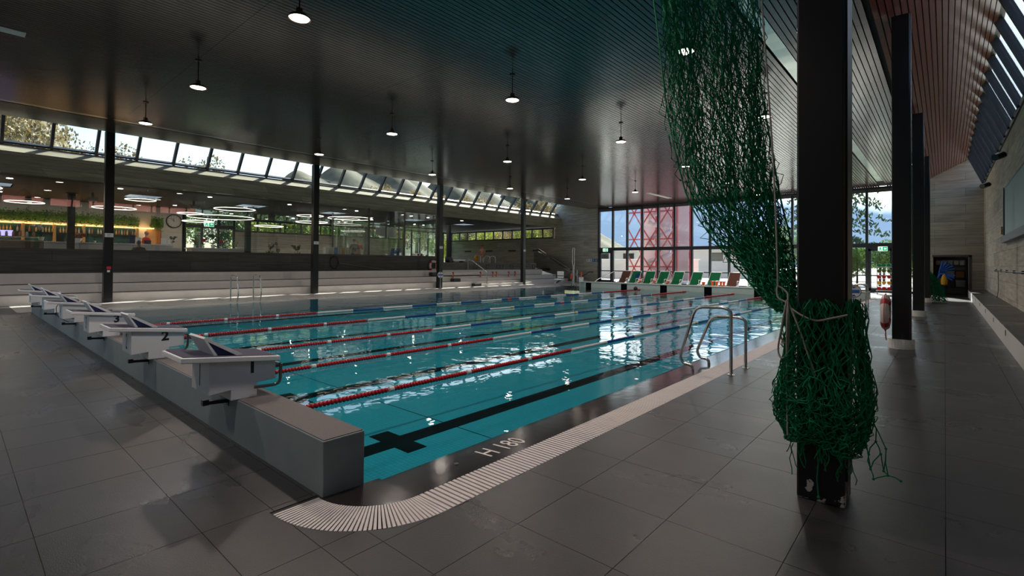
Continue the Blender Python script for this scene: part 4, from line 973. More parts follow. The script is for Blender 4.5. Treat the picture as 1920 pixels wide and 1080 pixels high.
MB().tube(curve_pts([(1.44, 24.9, 1.34), (1.445, 24.85, .9), (1.44, 24.95, .55), (1.40, 24.8, .375), (1.36, 25.2, .372)]), .01, 5).build('cable', M['black'], t)
# storage recess
sr = MB().box(-.46, .92, YG + 2.2, YG + 2.3, -.05, 2.3).box(-.56, -.46, YG + .3, YG + 2.3, -.05, 2.3).box(.92, 1.02, YG + .3, YG + 2.3, -.05, 2.3).box(-.56, 1.02, YG + .3, YG + 2.3, 2.0, 2.1)
struct(sr.build('wall_store', M['cafewall']), 'pale walls of the storage recess in the end wall', 'wall')
struct(MB().box(-.46, .92, YG, YG + 2.2, -.1, 0).build('floor_store', M['deck']), 'floor of the storage recess', 'floor')
t = thing('storage_shelf', 'dark metal shelf inside the storage recess', 'shelf', (.3, YG + 1.6, 0))
for z in (.35, .85, 1.25, 1.5): MB().box(-.42, .88, YG + 1.25, YG + 1.95, z, z + .04).build('shelf_board', M['boxdark'], t)
for x in (-.42, .83): MB().box(x, x + .05, YG + 1.25, YG + 1.3, 0, 1.9).build('upright', M['boxdark'], t)
bi = 0
for z, ms, ws in ((.39, ('box_clear', 'boxdark', 'box_clear'), .36), (.89, ('boxdark', 'box_clear', 'terracotta'), .34), (1.54, ('whitew', 'whitew', 'whitew', 'whitew', 'whitew'), .2)):
    for k, m in enumerate(ms):
        x = -.36 + k * (1.2 / len(ms)); o = thing('storage_box', '%s storage box, %s from the left on the %s shelf' % ({'box_clear': 'clear plastic', 'boxdark': 'dark', 'terracotta': 'brown', 'whitew': 'small white'}[m], ['first', 'second', 'third', 'fourth', 'fifth'][k], {.39: 'lowest', .89: 'middle', 1.54: 'top'}[z]), 'box', (x, YG + 1.5, z), 'boxes on the storage shelf')
        MB().box(x, x + ws, YG + 1.3, YG + 1.8, z + .001, z + (.3 if ws > .3 else .24)).build('tub', M[m], o, bevel=.015); MB().box(x - .01, x + ws + .01, YG + 1.29, YG + 1.81, z + (.3 if ws > .3 else .24), z + (.33 if ws > .3 else .26)).build('lid', M['white' if m == 'box_clear' else m], o); bi += 1
t = thing('noodle_bin', 'dark bin holding blue swim noodles before the recess', 'bin', (-.3, 33.3, 0))
MB().lathe([(.20, 0), (.25, .9), (.24, .9), (.19, .02)], 18, (-.22, 33.35, 0)).build('bin_body', M['boxdark'], t, smooth=True)
for k in range(8):
    a = R(20 + 14 * k) if k < 5 else R(-12 - 12 * (k - 5)); x1, z1 = math.cos(a) * .62, 1.15 + math.sin(a) * .62
    nd = thing('swim_noodle', 'blue foam swim noodle, %s in the fan over the bin' % ['lowest rising', 'second rising', 'third rising', 'fourth rising', 'steepest rising', 'first drooping', 'second drooping', 'third drooping'][k], 'swim noodle', (-.22, 33.35, .9), 'blue swim noodles')
    MB().tube(curve_pts([(-.24 + .03 * math.cos(k * 2), 33.35 + .03 * math.sin(k * 2), .10), (-.24 + .05 * math.cos(k * 2), 33.3, .8), (-.22 + math.cos(a) * .12, 33.28 - .02 * k, 1.15 + math.sin(a) * .10), (-.22 + x1, 33.1 - .03 * k, z1)], 6), .032, 8).build('foam', M['bluefoam'], nd, smooth=True)
t = thing('hanging_bag', 'ochre mesh bag hanging on the bin of blue noodles', 'bag', (-.02, 33.06, .6)); MB().lathe([(.01, 1.45), (.08, 1.35), (.14, 1.1), (.12, .92), (.02, .85)], 12, (-.02, 33.06, -.35)).build('sack', M['yellow'], t, smooth=True); MB().tube([(-.02, 33.06, 1.08), (-.06, 33.16, .92)], .008, 5).build('cord', M['rope'], t)
# rack of coloured aqua dumbbells
t = thing('float_rack', 'slim steel rack stacked with coloured training floats', 'rack', (-2.3, 31.6, 0))
for x in (-2.62, -2.0): MB().tube([(x, 31.6, 0), (x, 31.6, 1.75)], .018, 6).build('upright', M['steel_dk'], t)
for k, z in enumerate((.2, .5, .8, 1.1, 1.4)): MB().box(-2.66, -1.96, 31.4, 31.8, z, z + .025).build('tray', M['white'], t)
CC = [('shirtred', 'pink'), ('yellow', 'yellow'), ('red', 'red'), ('leaf', 'lime'), ('green', 'green')]
for k, z in enumerate((.2, .5, .8, 1.1, 1.4)):
    m, cn = CC[k]
    for q in range(3):
        x = -2.55 + q * .21; o = thing('training_float', '%s training float, %s one on its rack tray' % (cn, ['left', 'middle', 'right'][q]), 'float', (x, 31.6, z), 'floats on the steel rack')
        MB().tube([(x, 31.45, z + .115), (x, 31.56, z + .115)], .085, 10).build('bell', M[m], o, smooth=True); MB().tube([(x, 31.64, z + .115), (x, 31.75, z + .115)], .085, 10).build('bell', M[m], o, smooth=True); MB().tube([(x, 31.55, z + .115), (x, 31.65, z + .115)], .02, 6).build('grip', M['white'], o)

# ------------------------------------------------------------------ green nets
def strand(b, p, q, r, sag=None):
    p, q = Vector(p), Vector(q)
    pts = [p, (p + q) / 2 + sag, q] if sag is not None else [p, q]
    b.tube(pts, r, 3, caps=False)
def interp(tab, t):
    f = t * (len(tab) - 1); i = min(int(f), len(tab) - 2); u = f - i
    return [a + (b - a) * u for a, b in zip(tab[i], tab[i + 1])]
def net_bundle(tab, nc, layers, rows, r, rnd, depth=.45, loose=.03):
    b = MB()
    knots = MB()
    for l in range(layers):
        q = (l + .5) / layers * 2 - 1
        cj = [rnd.uniform(-.5, .5) / nc for _ in range(nc + 2)]
        ph = rnd.uniform(0, 6.28); nodes = []
        wid = rnd.uniform(.72, 1.0); off = rnd.uniform(-.12, .22) * (1 - wid) * 3
        for j in range(rows + 1):
            t = j / rows; x, y, z, w = interp(tab, t); row = []
            for i in range(nc + 1):
                s = (-1 + 2 * (i + .5 * (j % 2)) / nc) * wid + off + cj[i] * 2
                s += .10 * math.sin(t * 9 + ph + i * .35) + .05 * math.sin(t * 23 + i * 1.3 + ph)
                fold = .25 * math.sin(s * 7 + ph + t * 5)
                row.append(Vector((x + w * s + rnd.uniform(-.012, .012), y + depth * w * (q * .8 + fold * .5) + rnd.uniform(-.012, .012), z + rnd.uniform(-.014, .014))))
            nodes.append(row)
        for j in range(rows):
            for i in range(nc + 1):
                edge_l = i in (0, nc)
                sg = Vector((rnd.uniform(-1, 1), rnd.uniform(-1, 1), rnd.uniform(-.6, .3))) * (loose * (1.6 if edge_l else .7) * rnd.random())
                if rnd.random() < .93: strand(b, nodes[j][i], nodes[j + 1][i], r, sg)
                k = i - 1 if j % 2 == 0 else i + 1
                if 0 <= k <= nc and rnd.random() < .93:
                    sg = Vector((rnd.uniform(-1, 1), rnd.uniform(-1, 1), rnd.uniform(-.8, .2))) * (loose * rnd.random()); strand(b, nodes[j][i], nodes[j + 1][k], r, sg)
                if l % 2 == 0 and (edge_l or rnd.random() < .3):
                    p = nodes[j][i]; e = r * 2.1; knots.hull([p + Vector((e, 0, -e)), p + Vector((-e * .5, e, -e)), p + Vector((-e * .5, -e, -e))], [p + Vector((e, 0, e)), p + Vector((-e * .5, e, e)), p + Vector((-e * .5, -e, e))])
    return b, knots
rn = random.Random(11)
TAB = [(-2.02, 4.55, 5.84, .43), (-1.93, 4.48, 5.35, .42), (-1.80, 4.40, 4.75, .42), (-1.624, 4.3, 3.943, .412), (-1.532, 4.231, 3.393, .404), (-1.457, 4.162, 2.872, .386), (-1.349, 4.094, 2.373, .367), (-1.24, 4.02, 1.98, .335), (-1.09, 3.95, 1.67, .265), (-.97, 3.88, 1.45, .185), (-.88, 3.80, 1.28, .11), (-.81, 3.72, 1.18, .055)]
net = thing('ball_net', 'gathered green ball net hanging from the ceiling and tied round the black column', 'net', (-.8, 3.7, .4))
b, kn = net_bundle(TAB, 15, 8, 44, .0034, rn, loose=.045)
b.build('net_curtain', M['net'], net)['kind'] = 'stuff'; kn.build('knots', M['net'], net)['kind'] = 'stuff'
MB().tube([(-2.5, 4.6, 5.855), (-1.5, 4.5, 5.855)], .012, 6).build('head_rope', M['net'], net)
# heavier edge cords
for sgn in (-1, 1):
    MB().tube(curve_pts([(x + sgn * w * .98, y + .02 * sgn, z) for x, y, z, w in TAB], 4), .0065, 5).build('edge_cord', M['net'], net)
# bag of net round the foot of the column
bag = MB(); cx, cy = -.59, 3.74
PROF = [(1.26, .19, .17), (1.10, .215, .185), (.95, .23, .20), (.80, .25, .225), (.66, .262, .25), (.54, .255, .24), (.44, .23, .215), (.36, .20, .185)]
def bag_pt(a, t, k, rnd, skew=0):
    z, rx, ry = interp(PROF, t); p = 3.2
    c1, s1 = math.cos(a), math.sin(a); rad = (abs(c1) ** p + abs(s1) ** p) ** (-1 / p)
    w = .012 * math.sin(5 * a + 9 * t) + .01 * math.sin(11 * a - 5 * t)
    zz = z + .03 * math.sin(3 * a + 1) * t
    return Vector((cx + .005 + (rx * k) * rad * c1 * .96 + w + rnd.uniform(-.012, .012), cy - .03 * t + (ry * k) * rad * s1 * .96 + w + rnd.uniform(-.012, .012), zz + rnd.uniform(-.015, .015)))
for k in (.84, .93, 1.0):
    na, nr = 40, 17; ph = rn.uniform(0, 6.3); rows_ = []
    for j in range(nr + 1): rows_.append([bag_pt(ph + 2 * math.pi * (i + .5 * (j % 2)) / na, (j / nr) * (.90 if k < .9 else 1), k, rn) for i in range(na)])
    for j in range(nr):
        for i in range(na):
            sg = lambda: Vector((rn.uniform(-1, 1), rn.uniform(-1, 1), -rn.random())) * .022 * rn.random()
            strand(bag, rows_[j][i], rows_[j + 1][i], .0035, sg()); strand(bag, rows_[j][i], rows_[j + 1][(i - 1) % na if j % 2 == 0 else (i + 1) % na], .0035, sg())
bag.build('net_bag', M['net'], net)['kind'] = 'stuff'
tg = MB()
for k in range(300):                                           # loose tangle in front
    a = rn.uniform(3.5, 6.1) if k % 5 else rn.uniform(0, 6.28); t = rn.uniform(.40, .97); da = rn.uniform(-.25, .25); dt = rn.uniform(-.02, .10); kk = rn.uniform(.96, 1.05); pts = []
    for q in range(rn.randint(4, 8)):
        a += da * .35 + rn.uniform(-.16, .16); t += dt * .4 + rn.uniform(-.05, .05); kk = min(1.07, max(.93, kk + rn.uniform(-.03, .03)))
        pts.append(bag_pt(a, min(1.0, max(.36, t)), kk, rn))
    tg.tube(curve_pts(pts, 2), .003, 3, caps=False)
for k in range(26):                                            # dangling ends
    a = rn.uniform(3.7, 5.8); p = bag_pt(a, 1, .9, rn); p.y = min(p.y, cy - .155); pts = [p]
    for q in range(rn.randint(2, 5)): p = p + Vector((rn.uniform(-.02, .02), rn.uniform(-.008, .008), -rn.uniform(.015, .05))); p.y = min(p.y, cy - .15); pts.append(p)
    tg.tube(pts, .0033, 3, caps=False)
tg.tube(curve_pts([(-.60, 3.58, .36), (-.595, 3.585, .24), (-.60, 3.58, .15), (-.592, 3.58, .045)], 4), .0042, 4)
tg.ball((-.592, 3.58, .045), .011, n=6, m=4)
tail = [Vector(p) for p in ((-.33, 3.66, .56), (-.36, 3.62, .47), (-.31, 3.64, .44), (-.34, 3.60, .37), (-.285, 3.62, .38), (-.33, 3.58, .29), (-.27, 3.60, .29), (-.315, 3.57, .24), (-.25, 3.60, .27), (-.19, 3.58, .262), (-.26, 3.61, .42))]
for i, j in ((0, 1), (0, 2), (1, 3), (2, 3), (2, 4), (3, 5), (4, 5), (4, 6), (5, 7), (6, 8), (7, 8), (8, 9), (10, 8), (10, 0), (1, 5), (6, 10)): strand(tg, tail[i], tail[j], .0036, Vector((rn.uniform(-.012, .012), 0, rn.uniform(-.012, .012))))
for p in tail: tg.ball(tuple(p), .0075, n=6, m=4)
tg.build('net_tangle', M['net'], net)['kind'] = 'stuff'
tie = [[(-.775, 3.60, 1.255), (-.78, 3.58, 1.2), (-.80, 3.56, 1.05), (-.815, 3.56, .93), (-.79, 3.545, .885), (-.76, 3.55, .93), (-.755, 3.56, 1.1), (-.765, 3.59, 1.25)],
       [(-.77, 3.60, 1.25), (-.762, 3.55, 1.1), (-.762, 3.545, .9), (-.758, 3.54, .6), (-.755, 3.54, .40)],
       [(-.765, 3.60, 1.24), (-.71, 3.565, 1.12), (-.65, 3.545, .95), (-.60, 3.535, .80)],
       [(-.77, 3.60, 1.22), (-.68, 3.56, 1.165), (-.60, 3.555, 1.14), (-.52, 3.555, 1.16), (-.44, 3.57, 1.185)],
       [(-.775, 3.60, 1.24), (-.83, 3.62, 1.27), (-.84, 3.66, 1.34), (-.78, 3.64, 1.30), (-.77, 3.6, 1.24)],
       [(-.77, 3.61, 1.25), (-.79, 3.57, 1.10), (-.80, 3.565, 1.02), (-.775, 3.56, .98)]]
for c in tie: MB().tube(curve_pts(c, 5), .0058, 6).build('tie_cord', M['rope'], net)
MB().tube(curve_pts([(-.84, 3.66, 1.34), (-.86, 3.72, 1.6), (-.93, 3.9, 2.3), (-1.06, 4.1, 3.6), (-1.25, 4.35, 5.85)], 5), .0062, 6).build('hoist_cord', M['rope'], net)
rn2 = random.Random(5)
net2 = thing('ball_net', 'second green net hanging bunched on the floor behind the far column', 'net', (-.42, 27.2, 0))
b, kn = net_bundle([(-1.15, 27.4, 5.84, .10), (-1.15, 27.4, 4.4, .10), (-1.12, 27.35, 3.0, .12), (-1.02, 27.3, 2.1, .14), (-.78, 27.2, 1.4, .16), (-.47, 27.1, .95, .24), (-.34, 27.05, .5, .32), (-.30, 27.0, .03, .34)], 9, 6, 46, .008, rn2, depth=.8)
b.build('net_curtain', M['net'], net2)['kind'] = 'stuff'

# ------------------------------------------------------------------ cafe
for k, y in enumerate([3.7 + 7.613 * q for q in range(4)]):
    t = thing('cafe_column', ['black cafe column before the bar shelves', 'black cafe column beside the entrance flowers', 'black cafe column behind the glass box', 'black column on the upper pool terrace'][k], 'column', (-30, y, FLOOR_C), 'black columns inside the cafe')
    MB().box(-30.13, -29.87, y - .13, y + .13, FLOOR_C, ZCC).build('shaft', M['black'], t); MB().box(-30.2, -29.8, y - .2, y + .2, ZCC - .03, ZCC).build('head_plate', M['black'], t)
RINGS = [(-27.0, .4, 4.18, .95), (-29.5, 2.15, 3.93, .62), (-28.5, 5.0, 3.86, .80), (-26.5, 5.55, 4.13, .55), (-27.0, 9.55, 4.10, .92), (-30.0, 8.45, 3.98, .6), (-29.0, 9.6, 3.80, 1.55), (-31.0, 9.1, 3.66, .75), (-29.0, 14.5, 4.26, .75), (-29.0, 14.6, 3.88, .9), (-27.5, 16.3, 4.15, 1.3), (-31.0, 12.9, 3.62, .8)]
RL_ = ['large glowing ring lamp at the left edge above the bar', 'small glowing ring lamp left of the cafe column', 'glowing ring lamp behind the leftmost hall column', 'small glowing ring lamp right of the leftmost hall column', 'glowing ring lamp right of the clock', 'small glowing ring lamp just over the clock', 'widest glowing ring lamp before the cafe entrance', 'lower glowing ring lamp in the entrance glass', 'upper small glowing ring lamp behind the second hall column', 'lower glowing ring lamp behind the second hall column', 'glowing ring lamp over the people beside the glass box', 'low glowing ring lamp over the parapet plants']
for (x, y, z, r_), lab in zip(RINGS, RL_):
    t = thing('ring_lamp', lab, 'lamp', (x, y, z), 'glowing ring lamps in the cafe')
    MB().torus((x, y, z), r_, .013, 48, 6).build('light_ring', M['ledring'], t, smooth=True)
    for a in (30, 150, 270): MB().tube([(x + r_ * math.cos(R(a)), y + r_ * math.sin(R(a)), z), (x, y, ZCC - .004)], .003, 3).build('wire', M['steel_dk'], t)
dk = 0
for x in (-26.3, -31.8, -34.5):
    for y in (1.5, 4.8, 8.2, 12.0, 16.0, 20.0, 24.5):
        if x == -34.5 and y < 10: continue
        t = tag(MB().lathe([(.09, ZCC - .012), (.09, ZCC)], 12, (x, y, 0)).build('ceiling_spot', M['lampw']), 'small round spotlight in the dark cafe ceiling', 'lamp', 'round spots in the cafe ceiling')
        ld = bpy.data.lights.new('spot_light', 'AREA'); ld.shape = 'DISK'; ld.size = .16; ld.energy = 9 if x < -31 else 6; ld.color = (1, .86, .72)
        lo = bpy.data.objects.new('spot_light', ld); col.objects.link(lo); lo.location = (x, y, ZCC - .016); lo.parent = t
for k, (x, y) in enumerate(((-29.0, 4.3), (-29.0, 8.3), (-29.0, 11.2))):
    t = thing('projector', ['small grey projector hung left of the hall column', 'small grey projector hung over the clock', 'small grey projector hung over the entrance'][k], 'projector', (x, y, ZCC), 'projectors under the cafe ceiling')
    MB().box(x - .04, x + .04, y - .04, y + .04, ZCC - .2, ZCC).build('stem', M['frame_grey'], t); MB().box(x - .15, x + .15, y - .16, y + .16, ZCC - .38, ZCC - .2).build('case', M['frame_grey'], t)
# bar back wall
bs = thing('bar_shelf', 'warmly lit bar shelving with teal mosaic back and pine posts', 'shelf', (-33.9, 2.5, FLOOR_C))
for k in range(9):
    y = -2.1 + 1.13 * k
    MB().box(-33.98, -33.70, y - .05, y + .05, FLOOR_C, 3.30).build('post', M['pine'], bs)
    if k < 8:
        if k == 8: continue
        p = MB().box(-33.99, -33.95, y + .06, y + 1.07, 2.45, 3.24).build('mosaic_panel', M['panelteal'], bs)
        for q in range(5): MB().box(-33.95, -33.945, y + .07 + .2 * q, y + .25 + .2 * q, 2.36 + .05 * (q % 2), 2.46).build('mosaic_piece', M['panelteal'], p)
        MB().box(-33.95, -33.72, y + .05, y + 1.08, 2.84, 2.865).build('glass_shelf', M['boxdark'], bs)
        MB().box(-33.95, -33.90, y + .06, y + 1.07, FLOOR_C + .9, 2.36).build('back_board', M['pine'], bs)
MB().box(-33.98, -33.66, -2.2, 7.7, 3.27, 3.30).build('light_strip', M['warmled'], bs)
MB().box(-33.98, -33.6, -2.2, 7.7, 2.10, 2.12).build('light_strip', M['warmled'], bs)
rb = random.Random(3)
bot = {}
for m, nm in (('terracotta', 'brown'), ('leafdk', 'green'), ('box_clear', 'clear'), ('gold', 'amber')):
    bot[nm] = MB().lathe([(.035, 0), (.037, .02), (.037, .15), (.014, .20), (.013, .27), (.016, .275)], 10).mesh('bottle', M[m], True)
for k in range(8):
    for q in range(8):
        nm = rb.choice(list(bot)); y = -2.0 + 1.13 * k + .12 + q * .12
        o = inst('bottle', bot[nm], (-33.83, y, 2.866)); tag(o, '%s bottle on the lit teal bar shelf' % nm, 'bottle', 'bottles on the bar shelf')
bw_ = MB()
for k in range(11):
    y = -2.8 + .98 * k
    if k == 10: y = 7.55
    t = thing('hanging_plant', 'lush green hanging plant on the bar cornice, %s from the left' % ['first', 'second', 'third', 'fourth', 'fifth', 'sixth', 'seventh', 'eighth', 'ninth', 'tenth', 'last one beside the clock'][k] if k < 10 else 'separate green hanging plant beside the clock', 'plant', (-33.7, y + .5, 3.4), 'hanging plants over the bar')
    f = MB(); L = .98 if k < 10 else .55
    for q in range(620):
        p = Vector((-33.62 + rb.gauss(0, .09), y + rb.uniform(0, L), 3.62 + rb.gauss(0, .15))); d = Vector((rb.uniform(-1, 1), rb.uniform(-1, 1), rb.uniform(-1, .4))).normalized() * rb.uniform(.04, .075); e = d.orthogonal().normalized() * d.length * .45
        f.add([p - d, p + e, p + d, p - e], [(0, 1, 2, 3)])
    o = f.build('foliage', M['leafbar'], t); MB().box(-33.98, -33.72, y, y + L, 3.38, 3.52).build('planter', M['boxdark'], t)
# counters
t = thing('bar_counter', 'long pale bar counter with stainless steel left part', 'counter', (-31.3, 3, FLOOR_C))
MB().box(-31.7, -31.0, 2.9, 7.9, FLOOR_C, 2.28).build('front', M['counter'], t); MB().box(-31.75, -30.95, 2.9, 8.0, 2.28, 2.33).build('worktop', M['white'], t)
MB().box(-31.7, -31.0, -3.0, 2.88, FLOOR_C, 2.30).build('steel_front', M['steel_dk'], t); MB().box(-31.75, -31.0, -3.0, 2.88, 2.30, 2.36).build('steel_top', M['steel'], t); MB().box(-31.8, -31.6, -3.0, 2.88, 2.5, 2.54).build('upper_shelf', M['steel'], t)
for y in (4.15, 5.1, 6.2, 7.0): MB().box(-31.001, -30.995, y, y + .008, FLOOR_C, 2.28).build('panel_joint', M['ink'], t)
MB().box(-30.75, -30.4, 6.2, 8.15, FLOOR_C, 2.13).build('low_front', M['counter'], t)
t = thing('duckboard', 'low wooden duckboard behind the bar counter', 'platform', (-32.4, 4, FLOOR_C)); MB().box(-32.9, -31.9, 0, 7.9, FLOOR_C + .13, FLOOR_C + .16).build('deck_board', M['pine'], t)
for y in (.2, 2.7, 5.2, 7.6): MB().box(-32.9, -31.9, y, y + .1, FLOOR_C, FLOOR_C + .13).build('joist', M['pine'], t)
# things standing on the counter
def on_counter(name, lab, cat, x, y, parts):
    t = thing(name, lab, cat, (x, y, 2.33))
    for nm, mb, m in parts: mb.build(nm, M[m], t, smooth=True)
    return t
f = MB()
for q in range(60): f.ball((-31.3 + rb.gauss(0, .09), 4.1 + rb.gauss(0, .13), 2.62 + rb.uniform(-.08, .12)), .055, n=6, m=4)
on_counter('flower_bowl', 'bowl of round orange flowers on the bar counter', 'flowers', -31.3, 4.1, [('bowl', MB().lathe([(.1, 2.331), (.16, 2.42), (.2, 2.52), (.18, 2.52), (.08, 2.36)], 16, (-31.3, 4.1, 0)), 'white'), ('blooms', f, 'terracotta')])
def orchid(x, y, z, lab, m='orchid', leaves='leafdk', s=1):
    t = thing('orchid', lab, 'plant', (x, y, z))
    MB().lathe([(.07 * s, z), (.1 * s, z + .16 * s), (.09 * s, z + .16 * s), (.06 * s, z + .02)], 12, (x, y, 0)).build('pot', M['whitew'], t, smooth=True)
    st = MB(); fl = MB(); lf = MB()
    for q in range(3):
        a = rb.uniform(0, 6.28); pts = curve_pts([(x, y, z + .1), (x + .05 * math.cos(a), y + .05 * math.sin(a), z + .45 * s), (x + .2 * s * math.cos(a), y + .22 * s * math.sin(a), z + .62 * s)], 5); st.tube(pts, .008, 4)
        for p in pts[5:]:
            for w_ in range(3):
                c = Vector(p) + Vector((rb.uniform(-.05, .05), rb.uniform(-.07, .07), rb.uniform(-.04, .04))) * s; d = Vector((rb.uniform(-1, 1), rb.uniform(-1, 1), rb.uniform(-1, 1))).normalized() * .045 * s; e = d.orthogonal().normalized() * .045 * s; fl.add([c - d, c + e, c + d, c - e], [(0, 1, 2, 3)])
    for q in range(9):
        a = q * .7; p = Vector((x, y, z + .16 * s)); e = Vector((math.cos(a), math.sin(a), rb.uniform(.2, .9))).normalized() * .28 * s; w_ = Vector((-math.sin(a), math.cos(a), 0)) * .045 * s; lf.add([p, p + e * .5 + w_, p + e, p + e * .5 - w_], [(0, 1, 2, 3)])
    st.build('stem', M['leafdk'], t); fl.build('blossoms', M[m], t); lf.build('leaves', M[leaves], t)
orchid(-31.4, 2.85, 2.36, 'tall white orchid on the steel bar counter', s=1.1)
orchid(-31.3, 4.75, 2.33, 'small dark plant beside the orange flower bowl', 'leafdk', s=.6)
orchid(-31.3, 8.0, 2.33, 'bare twiggy orchid at the right end of the bar', 'bark', s=.7)
for k, (y, m, w_, h_, lab) in enumerate(((6.35, 'white', .24, .34, 'white menu card standing on the bar'), (6.72, 'boxdark', .3, .2, 'dark card reader box on the bar'), (7.45, 'white', .26, .34, 'second white card right of the red shirted person'), (7.72, 'whitew', .16, .26, 'small framed card at the bar end'), (6.1, 'padblue', .22, .42, 'dark blue folder standing on the bar'), (3.35, 'boxdark', .28, .3, 'dark till screen on the bar by the cafe column'))):
    t = thing('counter_card', lab, 'card', (-31.25, y, 2.33)); MB().box(-31.27, -31.23, y, y + w_, 2.331, 2.33 + h_).build('board', M[m], t); MB().box(-31.33, -31.17, y + .04, y + w_ - .04, 2.331, 2.345).build('foot', M['boxdark'], t)
t = thing('lit_display', 'small glowing violet screen at the left end of the bar', 'screen', (-31.9, 1.5, 2.54)); MB().box(-31.75, -31.70, 1.2, 1.95, 2.545, 2.80).build('panel', mat('violet_screen', (.3, .3, .6), .4, emit=(.45, .40, 1), es=.6), t); MB().box(-31.8, -31.65, 1.4, 1.8, 2.54, 2.548).build('foot', M['boxdark'], t)
for k in range(12):
    y = .2 + .22 * k; o = inst('jar', MB().lathe([(.05, 0), (.05, .16), (.035, .18), (.035, .22)], 10).mesh('jar', M[rb.choice(['whitew', 'terracotta', 'box_clear'])], True), (-31.7, y, 2.541)); tag(o, 'small jar on the steel shelf over the bar', 'jar', 'jars on the steel bar shelf')
# kitchen niche to the right of the shelves
t = thing('kitchen_niche', 'pale kitchen hatch right of the bar shelves', 'hatch', (-33.9, 7.3, FLOOR_C)); MB().box(-33.99, -33.93, 7.05, 7.4, FLOOR_C, 3.25).build('side_panel', M['white'], t); MB().box(-33.99, -33.95, 7.4, 8.0, FLOOR_C, 3.25).build('back_panel', M['pine'], t); MB().box(-33.93, -33.6, 7.95, 8.03, FLOOR_C, 3.2).build('post', M['terracotta'], t); MB().ball((-33.75, 7.3, 2.72), .14, n=12, m=6).build('lamp_dome', M['white'], t)
# clock
t = thing('wall_clock', 'round white clock with black rim on the cafe wall', 'clock', (-33.95, 8.7, 3.8))
MB().lathe([(.40, -33.999), (.40, -33.93), (.345, -33.93), (.345, -33.95), (.0, -33.95)], 36, (0, 8.72, 3.79), 'x').build('rim', M['ink'], t)
MB().lathe([(.345, -33.955), (.345, -33.945)], 36, (0, 8.72, 3.79), 'x').build('dial', M['ringw'], t)
for h_ in range(12):
    a = R(30 * h_); MB().bar((-33.942, 8.72 + .28 * math.sin(a), 3.79 + .28 * math.cos(a)), (-33.942, 8.72 + .32 * math.sin(a), 3.79 + .32 * math.cos(a)), .03, .004, (1, 0, 0)).build('hour_mark', M['ink'], t)
MB().bar((-33.938, 8.72, 3.79), (-33.938, 8.72 - .05, 3.79 + .17), .03, .004, (1, 0, 0)).build('hour_hand', M['ink'], t); MB().bar((-33.936, 8.72 + .04, 3.79 - .04), (-33.936, 8.72 - .19, 3.79 + .17), .02, .004, (1, 0, 0)).build('minute_hand', M['ink'], t)
# flower stand by the entrance
t = thing('display_table', 'white table crowded with flowers before the cafe entrance', 'table', (-31, 10, FLOOR_C)); MB().box(-31.5, -30.6, 8.7, 11.3, FLOOR_C, 2.15).build('body', M['counter'], t); MB().box(-31.55, -30.55, 8.6, 11.4, 2.15, 2.2).build('top', M['whitew'], t)
for k, (y, m, s, lab) in enumerate(((8.95, 'terracotta', .7, 'reddish potted plant at the left of the flower table'), (9.35, 'shirtred', .8, 'red flowering plant on the flower table'), (9.85, 'leaf', 1.2, 'tall leafy palm on the flower table'), (10.25, 'shirtred', .7, 'deep pink flowering plant on the flower table'), (10.6, 'orchid', .55, 'pale flowering plant on the flower table'), (11.05, 'gold', .6, 'yellow flowering plant at the right of the flower table'))): orchid(-31.0, y, 2.2, lab, m, 'leaf', s)
orchid(-25.2, 10.55, 1.6, 'bushy plant with pale blossoms behind the glass partition', 'orchid', 'leaf', 1.25); orchid(-25.2, 10.95, 1.6, 'low white flowering plant behind the glass partition', 'orchid', 'leaf', .8); orchid(-25.2, 11.95, 1.6, 'dark spreading plant behind the glass partition', 'leafdk', 'leafdk', 1.1)
t = thing('plant_ledge', 'low dark ledge carrying plants behind the glass partition', 'ledge', (-25.2, 11, FLOOR_C)); MB().box(-25.5, -24.9, 9.9, 13.0, FLOOR_C, 1.56).build('front', M['concrete_dark'], t); MB().box(-25.52, -24.88, 9.88, 13.02, 1.56, 1.6).build('top', M['boxdark'], t)
# brochure rack, boards, chair
t = thing('brochure_rack', 'pale rack of brochures beside the person in black', 'rack', (-27.4, 15.0, FLOOR_C)); MB().box(-27.5, -27.2, 14.55, 15.85, FLOOR_C, 2.35).build('case', M['whitew'], t)
for k in range(5): MB().box(-27.198, -27.19, 14.6 + .25 * k, 14.8 + .25 * k, 1.9, 2.32).build('brochure', M[['white', 'whitew', 'signblue', 'white', 'yellow'][k]], t)
t = thing('hanging_board', 'two cream boards hung inside the glass box', 'board', (-26.5, 18.2, 3.4)); MB().hull([(-26.5, 17.4, 3.2), (-26.5, 18.15, 3.1), (-26.5, 18.15, 3.75), (-26.5, 17.5, 3.8)], [(-26.52, 17.4, 3.2), (-26.52, 18.15, 3.1), (-26.52, 18.15, 3.75), (-26.52, 17.5, 3.8)]).build('panel', M['whitew'], t); MB().hull([(-26.5, 18.3, 3.1), (-26.5, 18.9, 3.05), (-26.5, 19.0, 3.6), (-26.5, 18.3, 3.7)], [(-26.52, 18.3, 3.1), (-26.52, 18.9, 3.05), (-26.52, 19.0, 3.6), (-26.52, 18.3, 3.7)]).build('panel', M['whitew'], t); MB().tube([(-26.5, 18.2, 3.0), (-26.5, 18.2, ZCC)], .05, 8).build('pole', M['black'], t)
